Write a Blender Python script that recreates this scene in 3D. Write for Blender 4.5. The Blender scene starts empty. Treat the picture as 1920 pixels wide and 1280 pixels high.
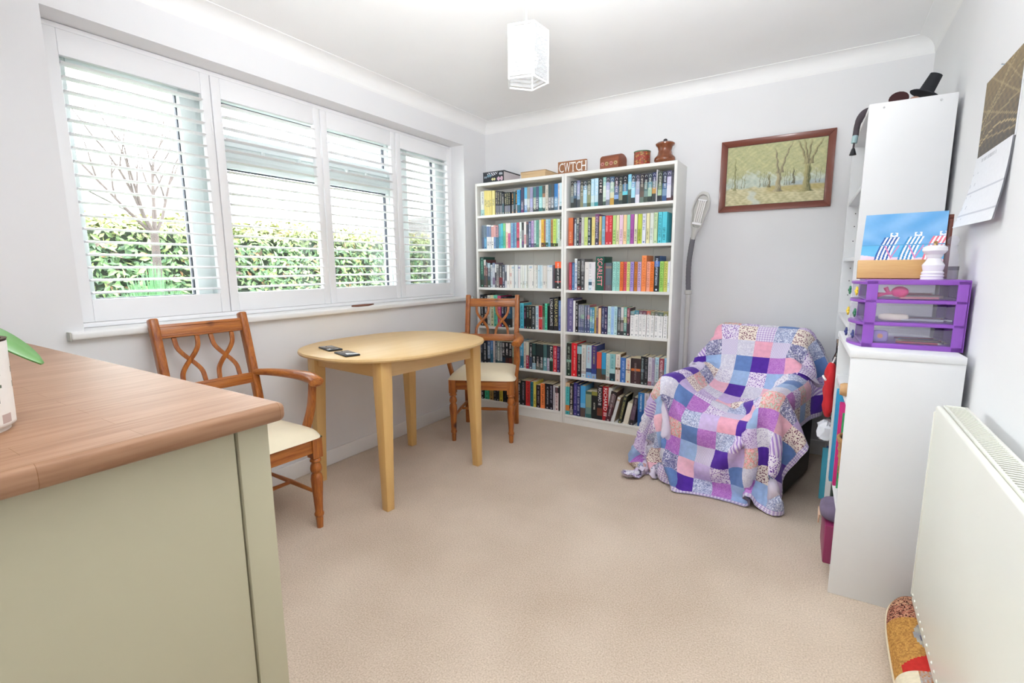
import bpy, bmesh, math, random
import numpy as np
from mathutils import Vector, Matrix

C = bpy.context.scene.collection
SC = bpy.context.scene
PI = math.pi

# ------------------------------------------------------------------ camera, sky, lamps, exposure
CAM_LOC = (2.4367, -3.4793, 1.1706)
CAM_YAW, CAM_PITCH, CAM_ROLL = 0.562, -0.1511, -0.0076
cam = bpy.data.cameras.new('camera')
cam.sensor_width = 36.0
cam.lens = 36.0 * 914.878 / 1920.0
cam.clip_start = 0.02
cam_ob = bpy.data.objects.new('camera', cam)
C.objects.link(cam_ob)
_f = Vector((-math.sin(CAM_YAW) * math.cos(CAM_PITCH), math.cos(CAM_YAW) * math.cos(CAM_PITCH), math.sin(CAM_PITCH)))
_r0 = Vector((math.cos(CAM_YAW), math.sin(CAM_YAW), 0)); _u0 = _r0.cross(_f)
_r = math.cos(CAM_ROLL) * _r0 + math.sin(CAM_ROLL) * _u0
_u = -math.sin(CAM_ROLL) * _r0 + math.cos(CAM_ROLL) * _u0
_m = Matrix((_r, _u, -_f)).transposed().to_4x4(); _m.translation = CAM_LOC
cam_ob.matrix_world = _m
SC.camera = cam_ob

world = bpy.data.worlds.new('overcast_sky'); SC.world = world
world.use_nodes = True
_bg = world.node_tree.nodes['Background']
_bg.inputs['Color'].default_value = (0.94, 0.97, 1.0, 1)      # even white overcast sky
_bg.inputs['Strength'].default_value = 11.0

SC.view_settings.view_transform = 'Standard'
SC.view_settings.look = 'None'
SC.view_settings.gamma = 1.0
SC.view_settings.use_curve_mapping = False
SC.view_settings.exposure = 0.76
SC.cycles.max_bounces = 10
SC.cycles.diffuse_bounces = 7
SC.cycles.transparent_max_bounces = 24
SC.cycles.sample_clamp_indirect = 6.0

def area_lamp(name, loc, target, size, power, col=(1, 1, 1), spread=180):
    l = bpy.data.lights.new(name, 'AREA'); l.shape = 'RECTANGLE'; l.size, l.size_y = size; l.energy = power; l.color = col; l.spread = math.radians(spread)
    o = bpy.data.objects.new(name, l); C.objects.link(o); o.location = loc
    o.rotation_euler = (Vector(target) - Vector(loc)).to_track_quat('-Z', 'Y').to_euler()
    return o
# unseen fill lamp added above the camera, standing in for ceiling-bounced flash
area_lamp('bounce_fill', (2.15, -3.05, 1.55), (1.88, -2.5, 2.33), (0.4, 0.4), 28, (0.93, 0.97, 1.0), 120)
BULB = 0.3

# ------------------------------------------------------------------ materials
def lin(h):
    h = h.lstrip('#')
    if len(h) == 3: h = ''.join(c + c for c in h)
    v = [int(h[i:i + 2], 16) / 255 for i in (0, 2, 4)]
    return tuple(c / 12.92 if c <= 0.04045 else ((c + 0.055) / 1.055) ** 2.4 for c in v)

class NT:
    def __init__(s, name):
        s.m = bpy.data.materials.new(name); s.m.use_nodes = True
        s.t = s.m.node_tree; s.N = s.t.nodes; s.L = s.t.links
        s.b = s.N['Principled BSDF']; s.out = s.N['Material Output']
    def n(s, typ, **kw):
        nd = s.N.new(typ)
        for k, v in kw.items():
            if k in nd.inputs: nd.inputs[k].default_value = v
            else: setattr(nd, k, v)
        return nd
    def l(s, a, b): s.L.new(a, b)
    def coords(s, scale=(1, 1, 1), kind='Object', rot=(0, 0, 0)):
        tc = s.n('ShaderNodeTexCoord'); mp = s.n('ShaderNodeMapping')
        mp.inputs['Scale'].default_value = scale; mp.inputs['Rotation'].default_value = rot
        s.l(tc.outputs[kind], mp.inputs['Vector']); return mp.outputs['Vector']
    def ramp(s, fac, stops):
        r = s.n('ShaderNodeValToRGB'); e = r.color_ramp.elements
        while len(e) < len(stops): e.new(0.5)
        for q, (p, c) in zip(e, stops): q.position = p; q.color = (*c, 1)
        s.l(fac, r.inputs['Fac']); return r.outputs['Color']
    def bump(s, h, strength=0.2, dist=0.002):
        b = s.n('ShaderNodeBump', Strength=strength, Distance=dist)
        s.l(h, b.inputs['Height']); s.l(b.outputs['Normal'], s.b.inputs['Normal'])

def mat(name, col, rough=0.5, var=0.04, scale=6.0, metal=0.0, bump=0.0, bscale=200.0, spec=0.5, coat=0.0, sss=0.0):
    a = NT(name); c = lin(col) if isinstance(col, str) else col
    a.b.inputs['Roughness'].default_value = rough; a.b.inputs['Metallic'].default_value = metal
    a.b.inputs['Specular IOR Level'].default_value = spec
    if coat: a.b.inputs['Coat Weight'].default_value = coat; a.b.inputs['Coat Roughness'].default_value = 0.12
    v = a.coords()
    nz = a.n('ShaderNodeTexNoise', Scale=scale, Detail=4.0); a.l(v, nz.inputs['Vector'])
    lo = tuple(x * (1 - var) for x in c); hi = tuple(min(1, x * (1 + var)) for x in c)
    a.l(a.ramp(nz.outputs['Fac'], [(0.3, lo), (0.7, hi)]), a.b.inputs['Base Color'])
    if bump:
        n2 = a.n('ShaderNodeTexNoise', Scale=bscale, Detail=3.0); a.l(v, n2.inputs['Vector'])
        a.bump(n2.outputs['Fac'], bump)
    return a.m

def wood(name, light, dark, axis='x', scale=1.0, rough=0.35, coat=0.0, knots=None, ring=9.0, var=0.5):
    """grain running along one local axis, with optional dark knots"""
    a = NT(name)
    sc = {'x': (1.6, 30, 30), 'y': (30, 1.6, 30), 'z': (30, 30, 1.6)}[axis]
    v = a.coords(tuple(q * scale for q in sc))
    n1 = a.n('ShaderNodeTexNoise', Scale=1.6, Detail=5.0, Distortion=0.6); a.l(v, n1.inputs['Vector'])
    n2 = a.n('ShaderNodeTexNoise', Scale=ring, Detail=6.0, Roughness=0.65); a.l(v, n2.inputs['Vector'])
    mx = a.n('ShaderNodeMath', operation='MULTIPLY_ADD'); mx.inputs[1].default_value = 0.45
    a.l(n2.outputs['Fac'], mx.inputs[0]); 
    m2 = a.n('ShaderNodeMath', operation='MULTIPLY'); m2.inputs[1].default_value = 0.55
    a.l(n1.outputs['Fac'], m2.inputs[0]); a.l(m2.outputs[0], mx.inputs[2])
    L, D = lin(light), lin(dark)
    col = a.ramp(mx.outputs[0], [(0.5 - var * 0.4, D), (0.5 + var * 0.4, L)])
    if knots:
        kv = a.coords((1, 1, 1))
        vo = a.n('ShaderNodeTexVoronoi', Scale=knots[0]); a.l(kv, vo.inputs['Vector'])
        kr = a.n('ShaderNodeMapRange'); kr.inputs['From Min'].default_value = knots[1]; kr.inputs['From Max'].default_value = knots[2]
        a.l(vo.outputs['Distance'], kr.inputs['Value'])
        mi = a.n('ShaderNodeMix', data_type='RGBA'); mi.inputs['A'].default_value = (*lin(knots[3]), 1)
        a.l(kr.outputs['Result'], mi.inputs['Factor']); a.l(col, mi.inputs['B']); col = mi.outputs['Result']
    a.l(col, a.b.inputs['Base Color'])
    a.b.inputs['Roughness'].default_value = rough
    if coat: a.b.inputs['Coat Weight'].default_value = coat; a.b.inputs['Coat Roughness'].default_value = 0.1
    a.bump(mx.outputs[0], 0.06, 0.001)
    return a.m

def attr_mat(name, rough=0.45, spec=0.4, var=0.06, coat=0.0):
    """flat print: colour stored on the mesh, faint noise over it"""
    a = NT(name)
    at = a.n('ShaderNodeAttribute', attribute_name='Col')
    nz = a.n('ShaderNodeTexNoise', Scale=90.0, Detail=3.0); a.l(a.coords(), nz.inputs['Vector'])
    mr = a.n('ShaderNodeMapRange'); mr.inputs['To Min'].default_value = 1 - var; mr.inputs['To Max'].default_value = 1 + var
    a.l(nz.outputs['Fac'], mr.inputs['Value'])
    mx = a.n('ShaderNodeVectorMath', operation='SCALE'); a.l(at.outputs['Color'], mx.inputs[0]); a.l(mr.outputs['Result'], mx.inputs['Scale'])
    a.l(mx.outputs[0], a.b.inputs['Base Color'])
    a.b.inputs['Roughness'].default_value = rough; a.b.inputs['Specular IOR Level'].default_value = spec
    if coat: a.b.inputs['Coat Weight'].default_value = coat
    return a.m

def glass(name, tint=(1, 1, 1), refl=0.08, rough=0.02):
    a = NT(name); a.N.remove(a.b)
    tr = a.n('ShaderNodeBsdfTransparent'); tr.inputs['Color'].default_value = (*tint, 1)
    gl = a.n('ShaderNodeBsdfGlossy'); gl.inputs['Roughness'].default_value = rough
    fr = a.n('ShaderNodeFresnel'); fr.inputs['IOR'].default_value = 1.45
    mx = a.n('ShaderNodeMixShader')
    mm = a.n('ShaderNodeMath', operation='MULTIPLY'); mm.inputs[1].default_value = refl / 0.04 * 0.5
    a.l(fr.outputs[0], mm.inputs[0]); a.l(mm.outputs[0], mx.inputs[0])
    a.l(tr.outputs[0], mx.inputs[1]); a.l(gl.outputs[0], mx.inputs[2]); a.l(mx.outputs[0], a.out.inputs['Surface'])
    return a.m

M = {}
M['wall'] = mat('wall_paint', 'e8e8ea', 0.85, 0.012, 3, bump=0.05, bscale=260)
M['ceiling'] = mat('ceiling_paint', 'f3f3f3', 0.9, 0.012, 3, bump=0.12, bscale=180)
M['trim'] = mat('gloss_trim_paint', 'f0f0f0', 0.4, 0.01)
M['shutter'] = mat('shutter_paint', 'f4f4f6', 0.38, 0.01)
M['upvc'] = mat('upvc', 'eaf0ef', 0.3, 0.01)
M['gasket'] = mat('gasket_rubber', '2a2c3c', 0.6)
M['pane'] = glass('window_glass', (0.97, 1.0, 0.99), 0.06)
M['white_lam'] = mat('white_laminate', 'ecebe8', 0.42, 0.01)
M['white_unit'] = mat('white_melamine', 'e6e7e9', 0.45, 0.01)
M['edge_cream'] = mat('cream_edging', 'ecebe2', 0.45, 0.01)
M['pages'] = mat('book_pages', 'dccfb2', 0.9, 0.08, 60)
M['cover'] = attr_mat('printed_cover', 0.42, 0.4, 0.05)
M['print'] = attr_mat('printed_paper', 0.6, 0.25, 0.05)
M['chrome'] = mat('chrome', 'd8d8da', 0.15, 0.0, metal=1.0)

def carpet():
    a = NT('carpet')
    v = a.coords()
    n1 = a.n('ShaderNodeTexNoise', Scale=2.2, Detail=5.0); a.l(v, n1.inputs['Vector'])
    n2 = a.n('ShaderNodeTexNoise', Scale=190.0, Detail=2.0); a.l(v, n2.inputs['Vector'])
    mx = a.n('ShaderNodeMath', operation='MULTIPLY_ADD'); mx.inputs[1].default_value = 0.62
    m2 = a.n('ShaderNodeMath', operation='MULTIPLY'); m2.inputs[1].default_value = 0.38
    a.l(n1.outputs['Fac'], m2.inputs[0]); a.l(n2.outputs['Fac'], mx.inputs[0]); a.l(m2.outputs[0], mx.inputs[2])
    a.l(a.ramp(mx.outputs[0], [(0.3, lin('ac9884')), (0.7, lin('dccbba'))]), a.b.inputs['Base Color'])
    a.b.inputs['Roughness'].default_value = 0.95; a.b.inputs['Specular IOR Level'].default_value = 0.1
    a.b.inputs['Sheen Weight'].default_value = 0.3
    a.bump(n2.outputs['Fac'], 0.5, 0.004)
    return a.m
M['carpet'] = carpet()

# ------------------------------------------------------------------ mesh helpers
class MB:
    """collects shapes into one mesh"""
    def __init__(s): s.v = []; s.f = []; s.c = []; s.smooth = False
    def add(s, vs, fs, col=None):
        b = len(s.v); s.v += [tuple(p) for p in vs]; s.f += [tuple(i + b for i in f) for f in fs]; s.c += [col] * len(fs)
        return s
    def box(s, x0, x1, y0, y1, z0, z1, col=None, mtx=None):
        vs = [Vector((x, y, z)) for x in (x0, x1) for y in (y0, y1) for z in (z0, z1)]
        if mtx is not None: vs = [mtx @ v for v in vs]
        return s.add(vs, [(0, 1, 3, 2), (4, 6, 7, 5), (0, 4, 5, 1), (2, 3, 7, 6), (0, 2, 6, 4), (1, 5, 7, 3)], col)
    def quad(s, a, b, c, d, col=None): return s.add([a, b, c, d], [(0, 1, 2, 3)], col)
    def prism(s, poly, z0, z1, mtx=None, col=None):
        n = len(poly)
        vs = [Vector((x, y, z0)) for x, y in poly] + [Vector((x, y, z1)) for x, y in poly]
        if mtx is not None: vs = [mtx @ v for v in vs]
        return s.add(vs, [tuple(range(n))[::-1], tuple(range(n, 2 * n))] + [(i, (i + 1) % n, n + (i + 1) % n, n + i) for i in range(n)], col)
    def lathe(s, prof, n=20, c=(0, 0, 0), mtx=None, col=None, cap=True):
        vs = []; fs = []
        for r, z in prof:
            for k in range(n):
                a = 2 * PI * k / n; p = Vector((r * math.cos(a), r * math.sin(a), z)) + Vector(c)
                vs.append(mtx @ p if mtx is not None else p)
        for i in range(len(prof) - 1):
            for k in range(n):
                fs.append((i * n + k, i * n + (k + 1) % n, (i + 1) * n + (k + 1) % n, (i + 1) * n + k))
        if cap:
            fs.append(tuple(range(n))[::-1]); fs.append(tuple(range((len(prof) - 1) * n, len(prof) * n)))
        return s.add(vs, fs, col)
    def tube(s, pts, r, n=10, col=None, sx=1.0, up=(0, 0, 1)):
        """swept section along points; r may be a list; sx flattens the section"""
        pts = [Vector(p) for p in pts]; m = len(pts)
        rs = r if isinstance(r, (list, tuple)) else [r] * m
        vs = []; fs = []; up = Vector(up)
        for i, p in enumerate(pts):
            t = (pts[min(i + 1, m - 1)] - pts[max(i - 1, 0)]).normalized()
            a = t.cross(up)
            if a.length < 1e-3: a = t.cross(Vector((1, 0, 0)))
            a.normalize(); b = a.cross(t)
            for k in range(n):
                q = 2 * PI * k / n
                vs.append(p + a * math.cos(q) * rs[i] * sx + b * math.sin(q) * rs[i])
        for i in range(m - 1):
            for k in range(n):
                fs.append((i * n + k, i * n + (k + 1) % n, (i + 1) * n + (k + 1) % n, (i + 1) * n + k))
        fs.append(tuple(range(n))[::-1]); fs.append(tuple(range((m - 1) * n, m * n)))
        return s.add(vs, fs, col)
    def bar(s, pts, w, t, nrm=(0, 1, 0), col=None):
        """rectangular section bar along points; w across, t along nrm"""
        pts = [Vector(p) for p in pts]; m = len(pts); nrm = Vector(nrm).normalized(); vs = []; fs = []
        ws = w if isinstance(w, (list, tuple)) else [w] * m
        for i, p in enumerate(pts):
            d = (pts[min(i + 1, m - 1)] - pts[max(i - 1, 0)]).normalized()
            a = d.cross(nrm).normalized()
            for sa, sb in ((-1, -1), (1, -1), (1, 1), (-1, 1)):
                vs.append(p + a * sa * ws[i] / 2 + nrm * sb * t / 2)
        for i in range(m - 1):
            for k in range(4):
                fs.append((i * 4 + k, i * 4 + (k + 1) % 4, (i + 1) * 4 + (k + 1) % 4, (i + 1) * 4 + k))
        fs.append((3, 2, 1, 0)); fs.append(tuple(range((m - 1) * 4, m * 4)))
        return s.add(vs, fs, col)
    def ell(s, c, r, n=16, m=10, col=None, mtx=None, p=1.0):
        prof = []
        sg = lambda q: math.copysign(abs(q) ** p, q)
        vs = []; fs = []
        for j in range(m + 1):
            b = -PI / 2 + PI * j / m
            for k in range(n):
                a = 2 * PI * k / n
                q = Vector((c[0] + r[0] * sg(math.cos(b)) * sg(math.cos(a)), c[1] + r[1] * sg(math.cos(b)) * sg(math.sin(a)), c[2] + r[2] * sg(math.sin(b))))
                vs.append(mtx @ q if mtx is not None else q)
        for j in range(m):
            for k in range(n):
                fs.append((j * n + k, j * n + (k + 1) % n, (j + 1) * n + (k + 1) % n, (j + 1) * n + k))
        return s.add(vs, fs, col)
    def build(s, name, m, parent=None, bevel=0.0, smooth=None, seg=2, label=None):
        me = bpy.data.meshes.new(name)
        me.from_pydata(s.v, [], s.f)
        if any(c is not None for c in s.c):
            ca = me.color_attributes.new('Col', 'FLOAT_COLOR', 'CORNER')
            for poly, c in zip(me.polygons, s.c):
                c = lin(c) if isinstance(c, str) else (c or (1, 1, 1))
                for li in poly.loop_indices: ca.data[li].color = (*c, 1)
        bm = bmesh.new(); bm.from_mesh(me)
        bmesh.ops.recalc_face_normals(bm, faces=bm.faces)
        if bevel:
            ed = [e for e in bm.edges if len(e.link_faces) == 2 and e.calc_face_angle(0) > 0.6]
            bmesh.ops.bevel(bm, geom=ed, offset=bevel, segments=seg, profile=0.5, affect='EDGES', clamp_overlap=True)
        bm.to_mesh(me); bm.free()
        if smooth is None and bevel: smooth = 40
        if smooth:
            me.polygons.foreach_set('use_smooth', [True] * len(me.polygons))
            me.set_sharp_from_angle(angle=math.radians(smooth))
        me.materials.append(m)
        o = bpy.data.objects.new(name, me); C.objects.link(o)
        if parent is not None: o.parent = parent
        if label: o['label'] = label
        return o

def thing(name, label, cat, loc=(0, 0, 0), rz=0.0, group=None):
    o = bpy.data.objects.new(name, None); C.objects.link(o)
    o.empty_display_size = 0.05
    o.location = loc; o.rotation_euler = (0, 0, rz); o['label'] = label; o['category'] = cat
    if group: o['group'] = group
    return o
def tag(o, label, cat, group=None):
    o['label'] = label; o['category'] = cat
    if group: o['group'] = group
    return o
def struct(o, label=None):
    o['kind'] = 'structure'
    if label: o['label'] = label
    return o
def dup(root, loc, rz=0.0, label=None):
    r = root.copy(); C.objects.link(r); r.location = loc; r.rotation_euler = (0, 0, rz)
    if label: r['label'] = label
    for ch in list(root.children):
        c = ch.copy(); C.objects.link(c); c.parent = r
        for g in list(ch.children):
            d = g.copy(); C.objects.link(d); d.parent = c
    return r
_txt = {}
def text_mesh(s):
    """lettering as a flat mesh, 1 unit high capitals, origin at its left foot"""
    if s not in _txt:
        cu = bpy.data.curves.new('lettering', 'FONT'); cu.body = s; cu.size = 1.0; cu.resolution_u = 2
        o = bpy.data.objects.new('lettering', cu); C.objects.link(o)
        me = bpy.data.meshes.new_from_object(o.evaluated_get(bpy.context.evaluated_depsgraph_get()))
        vs = [tuple(v.co) for v in me.vertices]; fs = [tuple(p.vertices) for p in me.polygons]
        xs = [v[0] for v in vs]; ys = [v[1] for v in vs]
        x0, x1, y0, y1 = min(xs), max(xs), min(ys), max(ys)
        _txt[s] = ([((v[0] - x0) / (x1 - x0), (v[1] - y0) / (y1 - y0)) for v in vs], fs, (x1 - x0) / (y1 - y0))
        bpy.data.objects.remove(o); bpy.data.meshes.remove(me); bpy.data.curves.remove(cu)
    return _txt[s]
def picture_grid(fn, nx, ny, place):
    """flat print: fn(u,v) -> colour, place(u,v) -> point"""
    b = MB()
    vs = [place(i / nx, j / ny) for j in range(ny + 1) for i in range(nx + 1)]
    fs = []; cs = []
    for j in range(ny):
        for i in range(nx):
            fs.append((j * (nx + 1) + i, j * (nx + 1) + i + 1, (j + 1) * (nx + 1) + i + 1, (j + 1) * (nx + 1) + i))
            cs.append(fn((i + 0.5) / nx, (j + 0.5) / ny))
    b.v = [tuple(v) for v in vs]; b.f = fs; b.c = cs
    return b
def mixc(a, b, t): t = max(0, min(1, t)); return tuple(x + (y - x) * t for x, y in zip(a, b))
for _s in ('ANN CLEEVES', 'LYNDA LA PLANTE', 'PETER JAMES', 'RICHARD III', 'SCARLETT', 'BLACK', 'W', 'T', 'H', 'C'): text_mesh(_s)

# ------------------------------------------------------------------ room
W, H, YN = 2.852, 2.331, -3.80          # right wall, ceiling, near wall
WY0, WY1, WZ0, WZ1 = -2.763, -0.298, 0.93, 2.114   # window opening in the left wall
T = 0.30
struct(MB().box(-0.02, W + 0.02, YN - 0.02, 0.02, -0.12, 0.0).build('floor', M['carpet']), 'beige cut pile carpet over the whole floor')
struct(MB().box(-T, W + T, YN - T, T, H, H + 0.2).build('ceiling', M['ceiling']), 'white painted ceiling')
struct(MB().box(-T, W + T, 0, T, -0.12, H).build('wall_back', M['wall']), 'white painted back wall')
struct(MB().box(W, W + T, YN, 0, -0.12, H).build('wall_right', M['wall']), 'white painted wall with the radiator')
b = MB()
b.box(-T, 0, YN - T, WY0, -0.12, H).box(-T, 0, WY1, 0, -0.12, H).box(-T, 0, WY0, WY1, -0.12, WZ0).box(-T, 0, WY0, WY1, WZ1, H)
struct(b.build('wall_left', M['wall']), 'white painted window wall')
DX0, DX1, DZ = 1.80, 2.70, 2.05
b = MB()
b.box(-T, DX0, YN - T, YN, -0.12, H).box(DX1, W + T, YN - T, YN, -0.12, H).box(DX0, DX1, YN - T, YN, DZ, H)
struct(b.build('wall_front', M['wall']), 'white painted wall with the door')
# closed panelled door behind the camera
door = struct(MB().box(DX0 + 0.03, DX1 - 0.03, YN - 0.06, YN - 0.02, 0.005, DZ - 0.03).build('door_1', M['trim'], bevel=0.003), 'white painted panelled door')
for x0, x1 in ((DX0 + 0.13, (DX0 + DX1) / 2 - 0.05), ((DX0 + DX1) / 2 + 0.05, DX1 - 0.13)):
    for z0, z1 in ((0.2, 0.85), (1.0, 1.9)): MB().box(x0, x1, YN - 0.022, YN - 0.014, z0, z1).build('door_panel', M['trim'], door, bevel=0.004)
MB().tube([(DX0 + 0.1, YN - 0.02, 1.0), (DX0 + 0.1, YN + 0.03, 1.0), (DX0 + 0.2, YN + 0.035, 1.0)], 0.009, 10).build('door_handle', M['chrome'], door, smooth=50)
b = MB().box(DX0 - 0.06, DX0 + 0.03, YN - 0.1, YN + 0.015, 0, DZ + 0.06).box(DX1 - 0.03, DX1 + 0.06, YN - 0.1, YN + 0.015, 0, DZ + 0.06).box(DX0 + 0.03, DX1 - 0.03, YN - 0.1, YN + 0.015, DZ - 0.03, DZ + 0.06)
b.build('architrave', M['trim'], door, bevel=0.004)

# coving: a concave run along each wall
def coving(name, p0, p1, nrm):
    c = 0.068; prof = [(0, -c - 0.012), (0.004, -c)]
    for k in range(9):
        a = PI / 2 * k / 8
        prof.append((0.004 + (c - 0.004) * (1 - math.cos(a)), -c + (c - 0.004) * math.sin(a)))
    prof += [(c + 0.012, -0.003), (c + 0.012, 0.0), (0, 0.0)]
    p0, p1, nrm = Vector(p0), Vector(p1), Vector(nrm)
    n = len(prof); vs = [p + nrm * a + Vector((0, 0, H + z)) for p in (p0, p1) for a, z in prof]
    fs = [(i, (i + 1) % n, n + (i + 1) % n, n + i) for i in range(n)] + [tuple(range(n)), tuple(range(n, 2 * n))[::-1]]
    return struct(MB().add(vs, fs).build(name, M['ceiling'], smooth=50), 'white plaster coving')
coving('trim_1', (0, 0, 0), (W, 0, 0), (0, -1, 0))
coving('trim_2', (0, YN, 0), (0, 0, 0), (1, 0, 0))
coving('trim_3', (W, 0, 0), (W, YN, 0), (-1, 0, 0))
coving('trim_4', (W, YN, 0), (0, YN, 0), (0, 1, 0))
for nm, bx in (('baseboard_left', (0, 0.016, YN, 0)), ('baseboard_back', (0.016, W, -0.016, 0)), ('baseboard_right', (W - 0.016, W, YN, -0.016))):
    struct(MB().box(*bx, 0, 0.092).build(nm, M['trim'], bevel=0.005), 'white painted skirting board')

# window: uPVC frame, panes, sill
def rect_frame(b, y0, y1, z0, z1, w, x0, x1, wt=None, wb=None):
    wt = wt or w; wb = wb or w
    b.box(x0, x1, y0, y0 + w, z0, z1).box(x0, x1, y1 - w, y1, z0, z1)
    b.box(x0, x1, y0 + w, y1 - w, z0, z0 + wb).box(x0, x1, y0 + w, y1 - w, z1 - wt, z1)
win = struct(bpy.data.objects.new('window_1', None), 'white plastic framed window in three lights'); C.objects.link(win)
b = MB(); rect_frame(b, WY0, WY1, WZ0, WZ1, 0.05, -0.275, -0.215); b.build('window_frame', M['upvc'], win, bevel=0.004)
for y0, y1 in ((-2.165, -2.095), (-0.865, -0.795)):
    MB().box(-0.275, -0.215, y0, y1, WZ0 + 0.05, WZ1 - 0.05).build('mullion', M['upvc'], win, bevel=0.004)
MB().box(-0.275, -0.215, -2.095, -0.865, 1.745, 1.80).build('transom', M['upvc'], win, bevel=0.004)
def sash(y0, y1, z0, z1, w=0.06):
    b = MB(); rect_frame(b, y0, y1, z0, z1, w, -0.27, -0.2)
    s = b.build('sash', M['upvc'], win, bevel=0.006)
    g = MB(); rect_frame(g, y0 + w - 0.002, y1 - w + 0.002, z0 + w - 0.002, z1 - w + 0.002, 0.007, -0.249, -0.230)
    g.build('gasket', M['gasket'], s)
    MB().box(-0.242, -0.238, y0 + w, y1 - w, z0 + w, z1 - w).build('pane', M['pane'], s)
sash(WY0 + 0.045, -2.165, WZ0 + 0.045, WZ1 - 0.045, 0.07)
sash(-2.095, -0.865, WZ0 + 0.045, 1.745, 0.055)
sash(-2.095, -0.865, 1.80, WZ1 - 0.045, 0.055)
sash(-0.795, WY1 - 0.045, WZ0 + 0.045, WZ1 - 0.045, 0.07)
for y in (-1.84, -1.62, -1.28, -1.12):                         # small catches on the transom
    MB().lathe([(0.012, 0), (0.012, 0.008), (0.006, 0.014)], 12, mtx=Matrix.Translation((-0.198, y, 1.79)) @ Matrix.Rotation(PI / 2, 4, 'Y')).build('catch', M['upvc'], win, smooth=40)
b = MB().box(-0.21, 0.032, WY0 - 0.05, WY1 + 0.05, 0.905, 0.935)
sill = b.build('window_sill', M['trim'], win, bevel=0.008, seg=3)
for y in (WY0 - 0.056, WY1 + 0.05):
    MB().box(0.0, 0.034, y, y + 0.006, 0.902, 0.937).build('sill_end_cap', mat('cap_plastic', 'b9b9b2', 0.5), win, bevel=0.002)
# shutter surround (fixed), then four hinged shutters
b = MB(); rect_frame(b, WY0 + 0.001, WY1 - 0.001, 0.936, WZ1 - 0.002, 0.02, -0.15, -0.121)
struct(b.build('trim_5', M['shutter'], bevel=0.003), 'white timber surround fixed around the shutters')
def shutter(y0, y1, label):
    t = thing('shutter', label, 'shutter', (-0.119, y0, 0.957), 0, 'white plantation shutters')
    w = y1 - y0; h = 1.135; st = 0.043; rb, rt = 0.094, 0.096
    for a in (0, w - st): MB().box(-0.028, 0, a, a + st, 0, h).build('stile', M['shutter'], t, bevel=0.003)
    MB().box(-0.027, -0.001, st, w - st, 0, rb).build('rail', M['shutter'], t, bevel=0.003)
    MB().box(-0.027, -0.001, st, w - st, h - rt, h).build('rail', M['shutter'], t, bevel=0.003)
    n = 18; first = None
    sec = [(0.0315 * math.cos(2 * PI * k / 12), 0.0052 * math.sin(2 * PI * k / 12)) for k in range(12)]
    for k in range(n):
        z = rb + (h - rb - rt) * (k + 0.5) / n
        if first is None:
            vs = [(x, y, q) for y in (st + 0.002, w - st - 0.002) for x, q in sec]
            fs = [(i, (i + 1) % 12, 12 + (i + 1) % 12, 12 + i) for i in range(12)] + [tuple(range(12))[::-1], tuple(range(12, 24))]
            o = first = MB().add(vs, fs).build('slat', M['shutter'], t, smooth=50)
        else:
            o = first.copy(); C.objects.link(o)
        o.location = (-0.014, 0, z); o.rotation_euler = (0, math.radians(2), 0)
    MB().tube([(-0.0, w - 0.006, 0.2), (0.0, w - 0.006, 0.27)], 0.004, 8).build('hinge', M['shutter'], t)
    MB().tube([(-0.0, w - 0.006, 0.86), (0.0, w - 0.006, 0.93)], 0.004, 8).build('hinge', M['shutter'], t)
shutter(-2.732, -2.129, 'widest white louvred shutter, at the sideboard end of the window')
shutter(-2.125, -1.518, 'white louvred shutter second from the sideboard end of the window')
shutter(-1.512, -0.914, 'white louvred shutter third from the sideboard, above the brown stick')
shutter(-0.908, -0.318, 'white louvred shutter closest to the bookcases')
b = MB().tube([(0.015, -1.47, 0.942), (0.018, -1.42, 0.941), (0.018, -1.35, 0.941), (0.014, -1.30, 0.943)], [0.005, 0.007, 0.007, 0.004], 10, sx=1.3)
tag(b.build('incense_holder', mat('dark_stick_wood', '7a4a38', 0.5), smooth=50), 'small brown wooden stick lying on the white window sill', 'ornament')

# ------------------------------------------------------------------ table
M['beech'] = wood('pale_beech', 'dfbf8b', 'cfa86e', 'y', 0.6, 0.42, 0.04, ring=7, var=0.8)
M['beech_z'] = wood('pale_beech_upright', 'e4bd7c', 'd2a564', 'z', 0.9, 0.35, 0.1, ring=7, var=0.9)
TZ = 0.762
tb = thing('dining_table', 'oval pale beech dining table with tapered legs under the window', 'table', (0.463, -1.55, 0), -0.075)
def superell(a, b, n, N=72):
    o = []
    for k in range(N):
        t = 2 * PI * k / N; c, s = math.cos(t), math.sin(t)
        o.append((a * math.copysign(abs(c) ** (2 / n), c), b * math.copysign(abs(s) ** (2 / n), s)))
    return o
b = MB(); rings = []
for off, z in ((-0.02, TZ - 0.024), (-0.004, TZ - 0.021), (0, TZ - 0.013), (-0.003, TZ - 0.004), (-0.012, TZ)):
    rings.append([(x, y, z) for x, y in superell(0.42 + off, 0.505 + off, 2.45)])
n = 72; vs = sum(rings, []); fs = [tuple(range(n))[::-1], tuple(range(4 * n, 5 * n))]
for i in range(4):
    fs += [(i * n + k, i * n + (k + 1) % n, (i + 1) * n + (k + 1) % n, (i + 1) * n + k) for k in range(n)]
MB().add(vs, fs).build('tabletop', M['beech'], tb, smooth=35)
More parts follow.
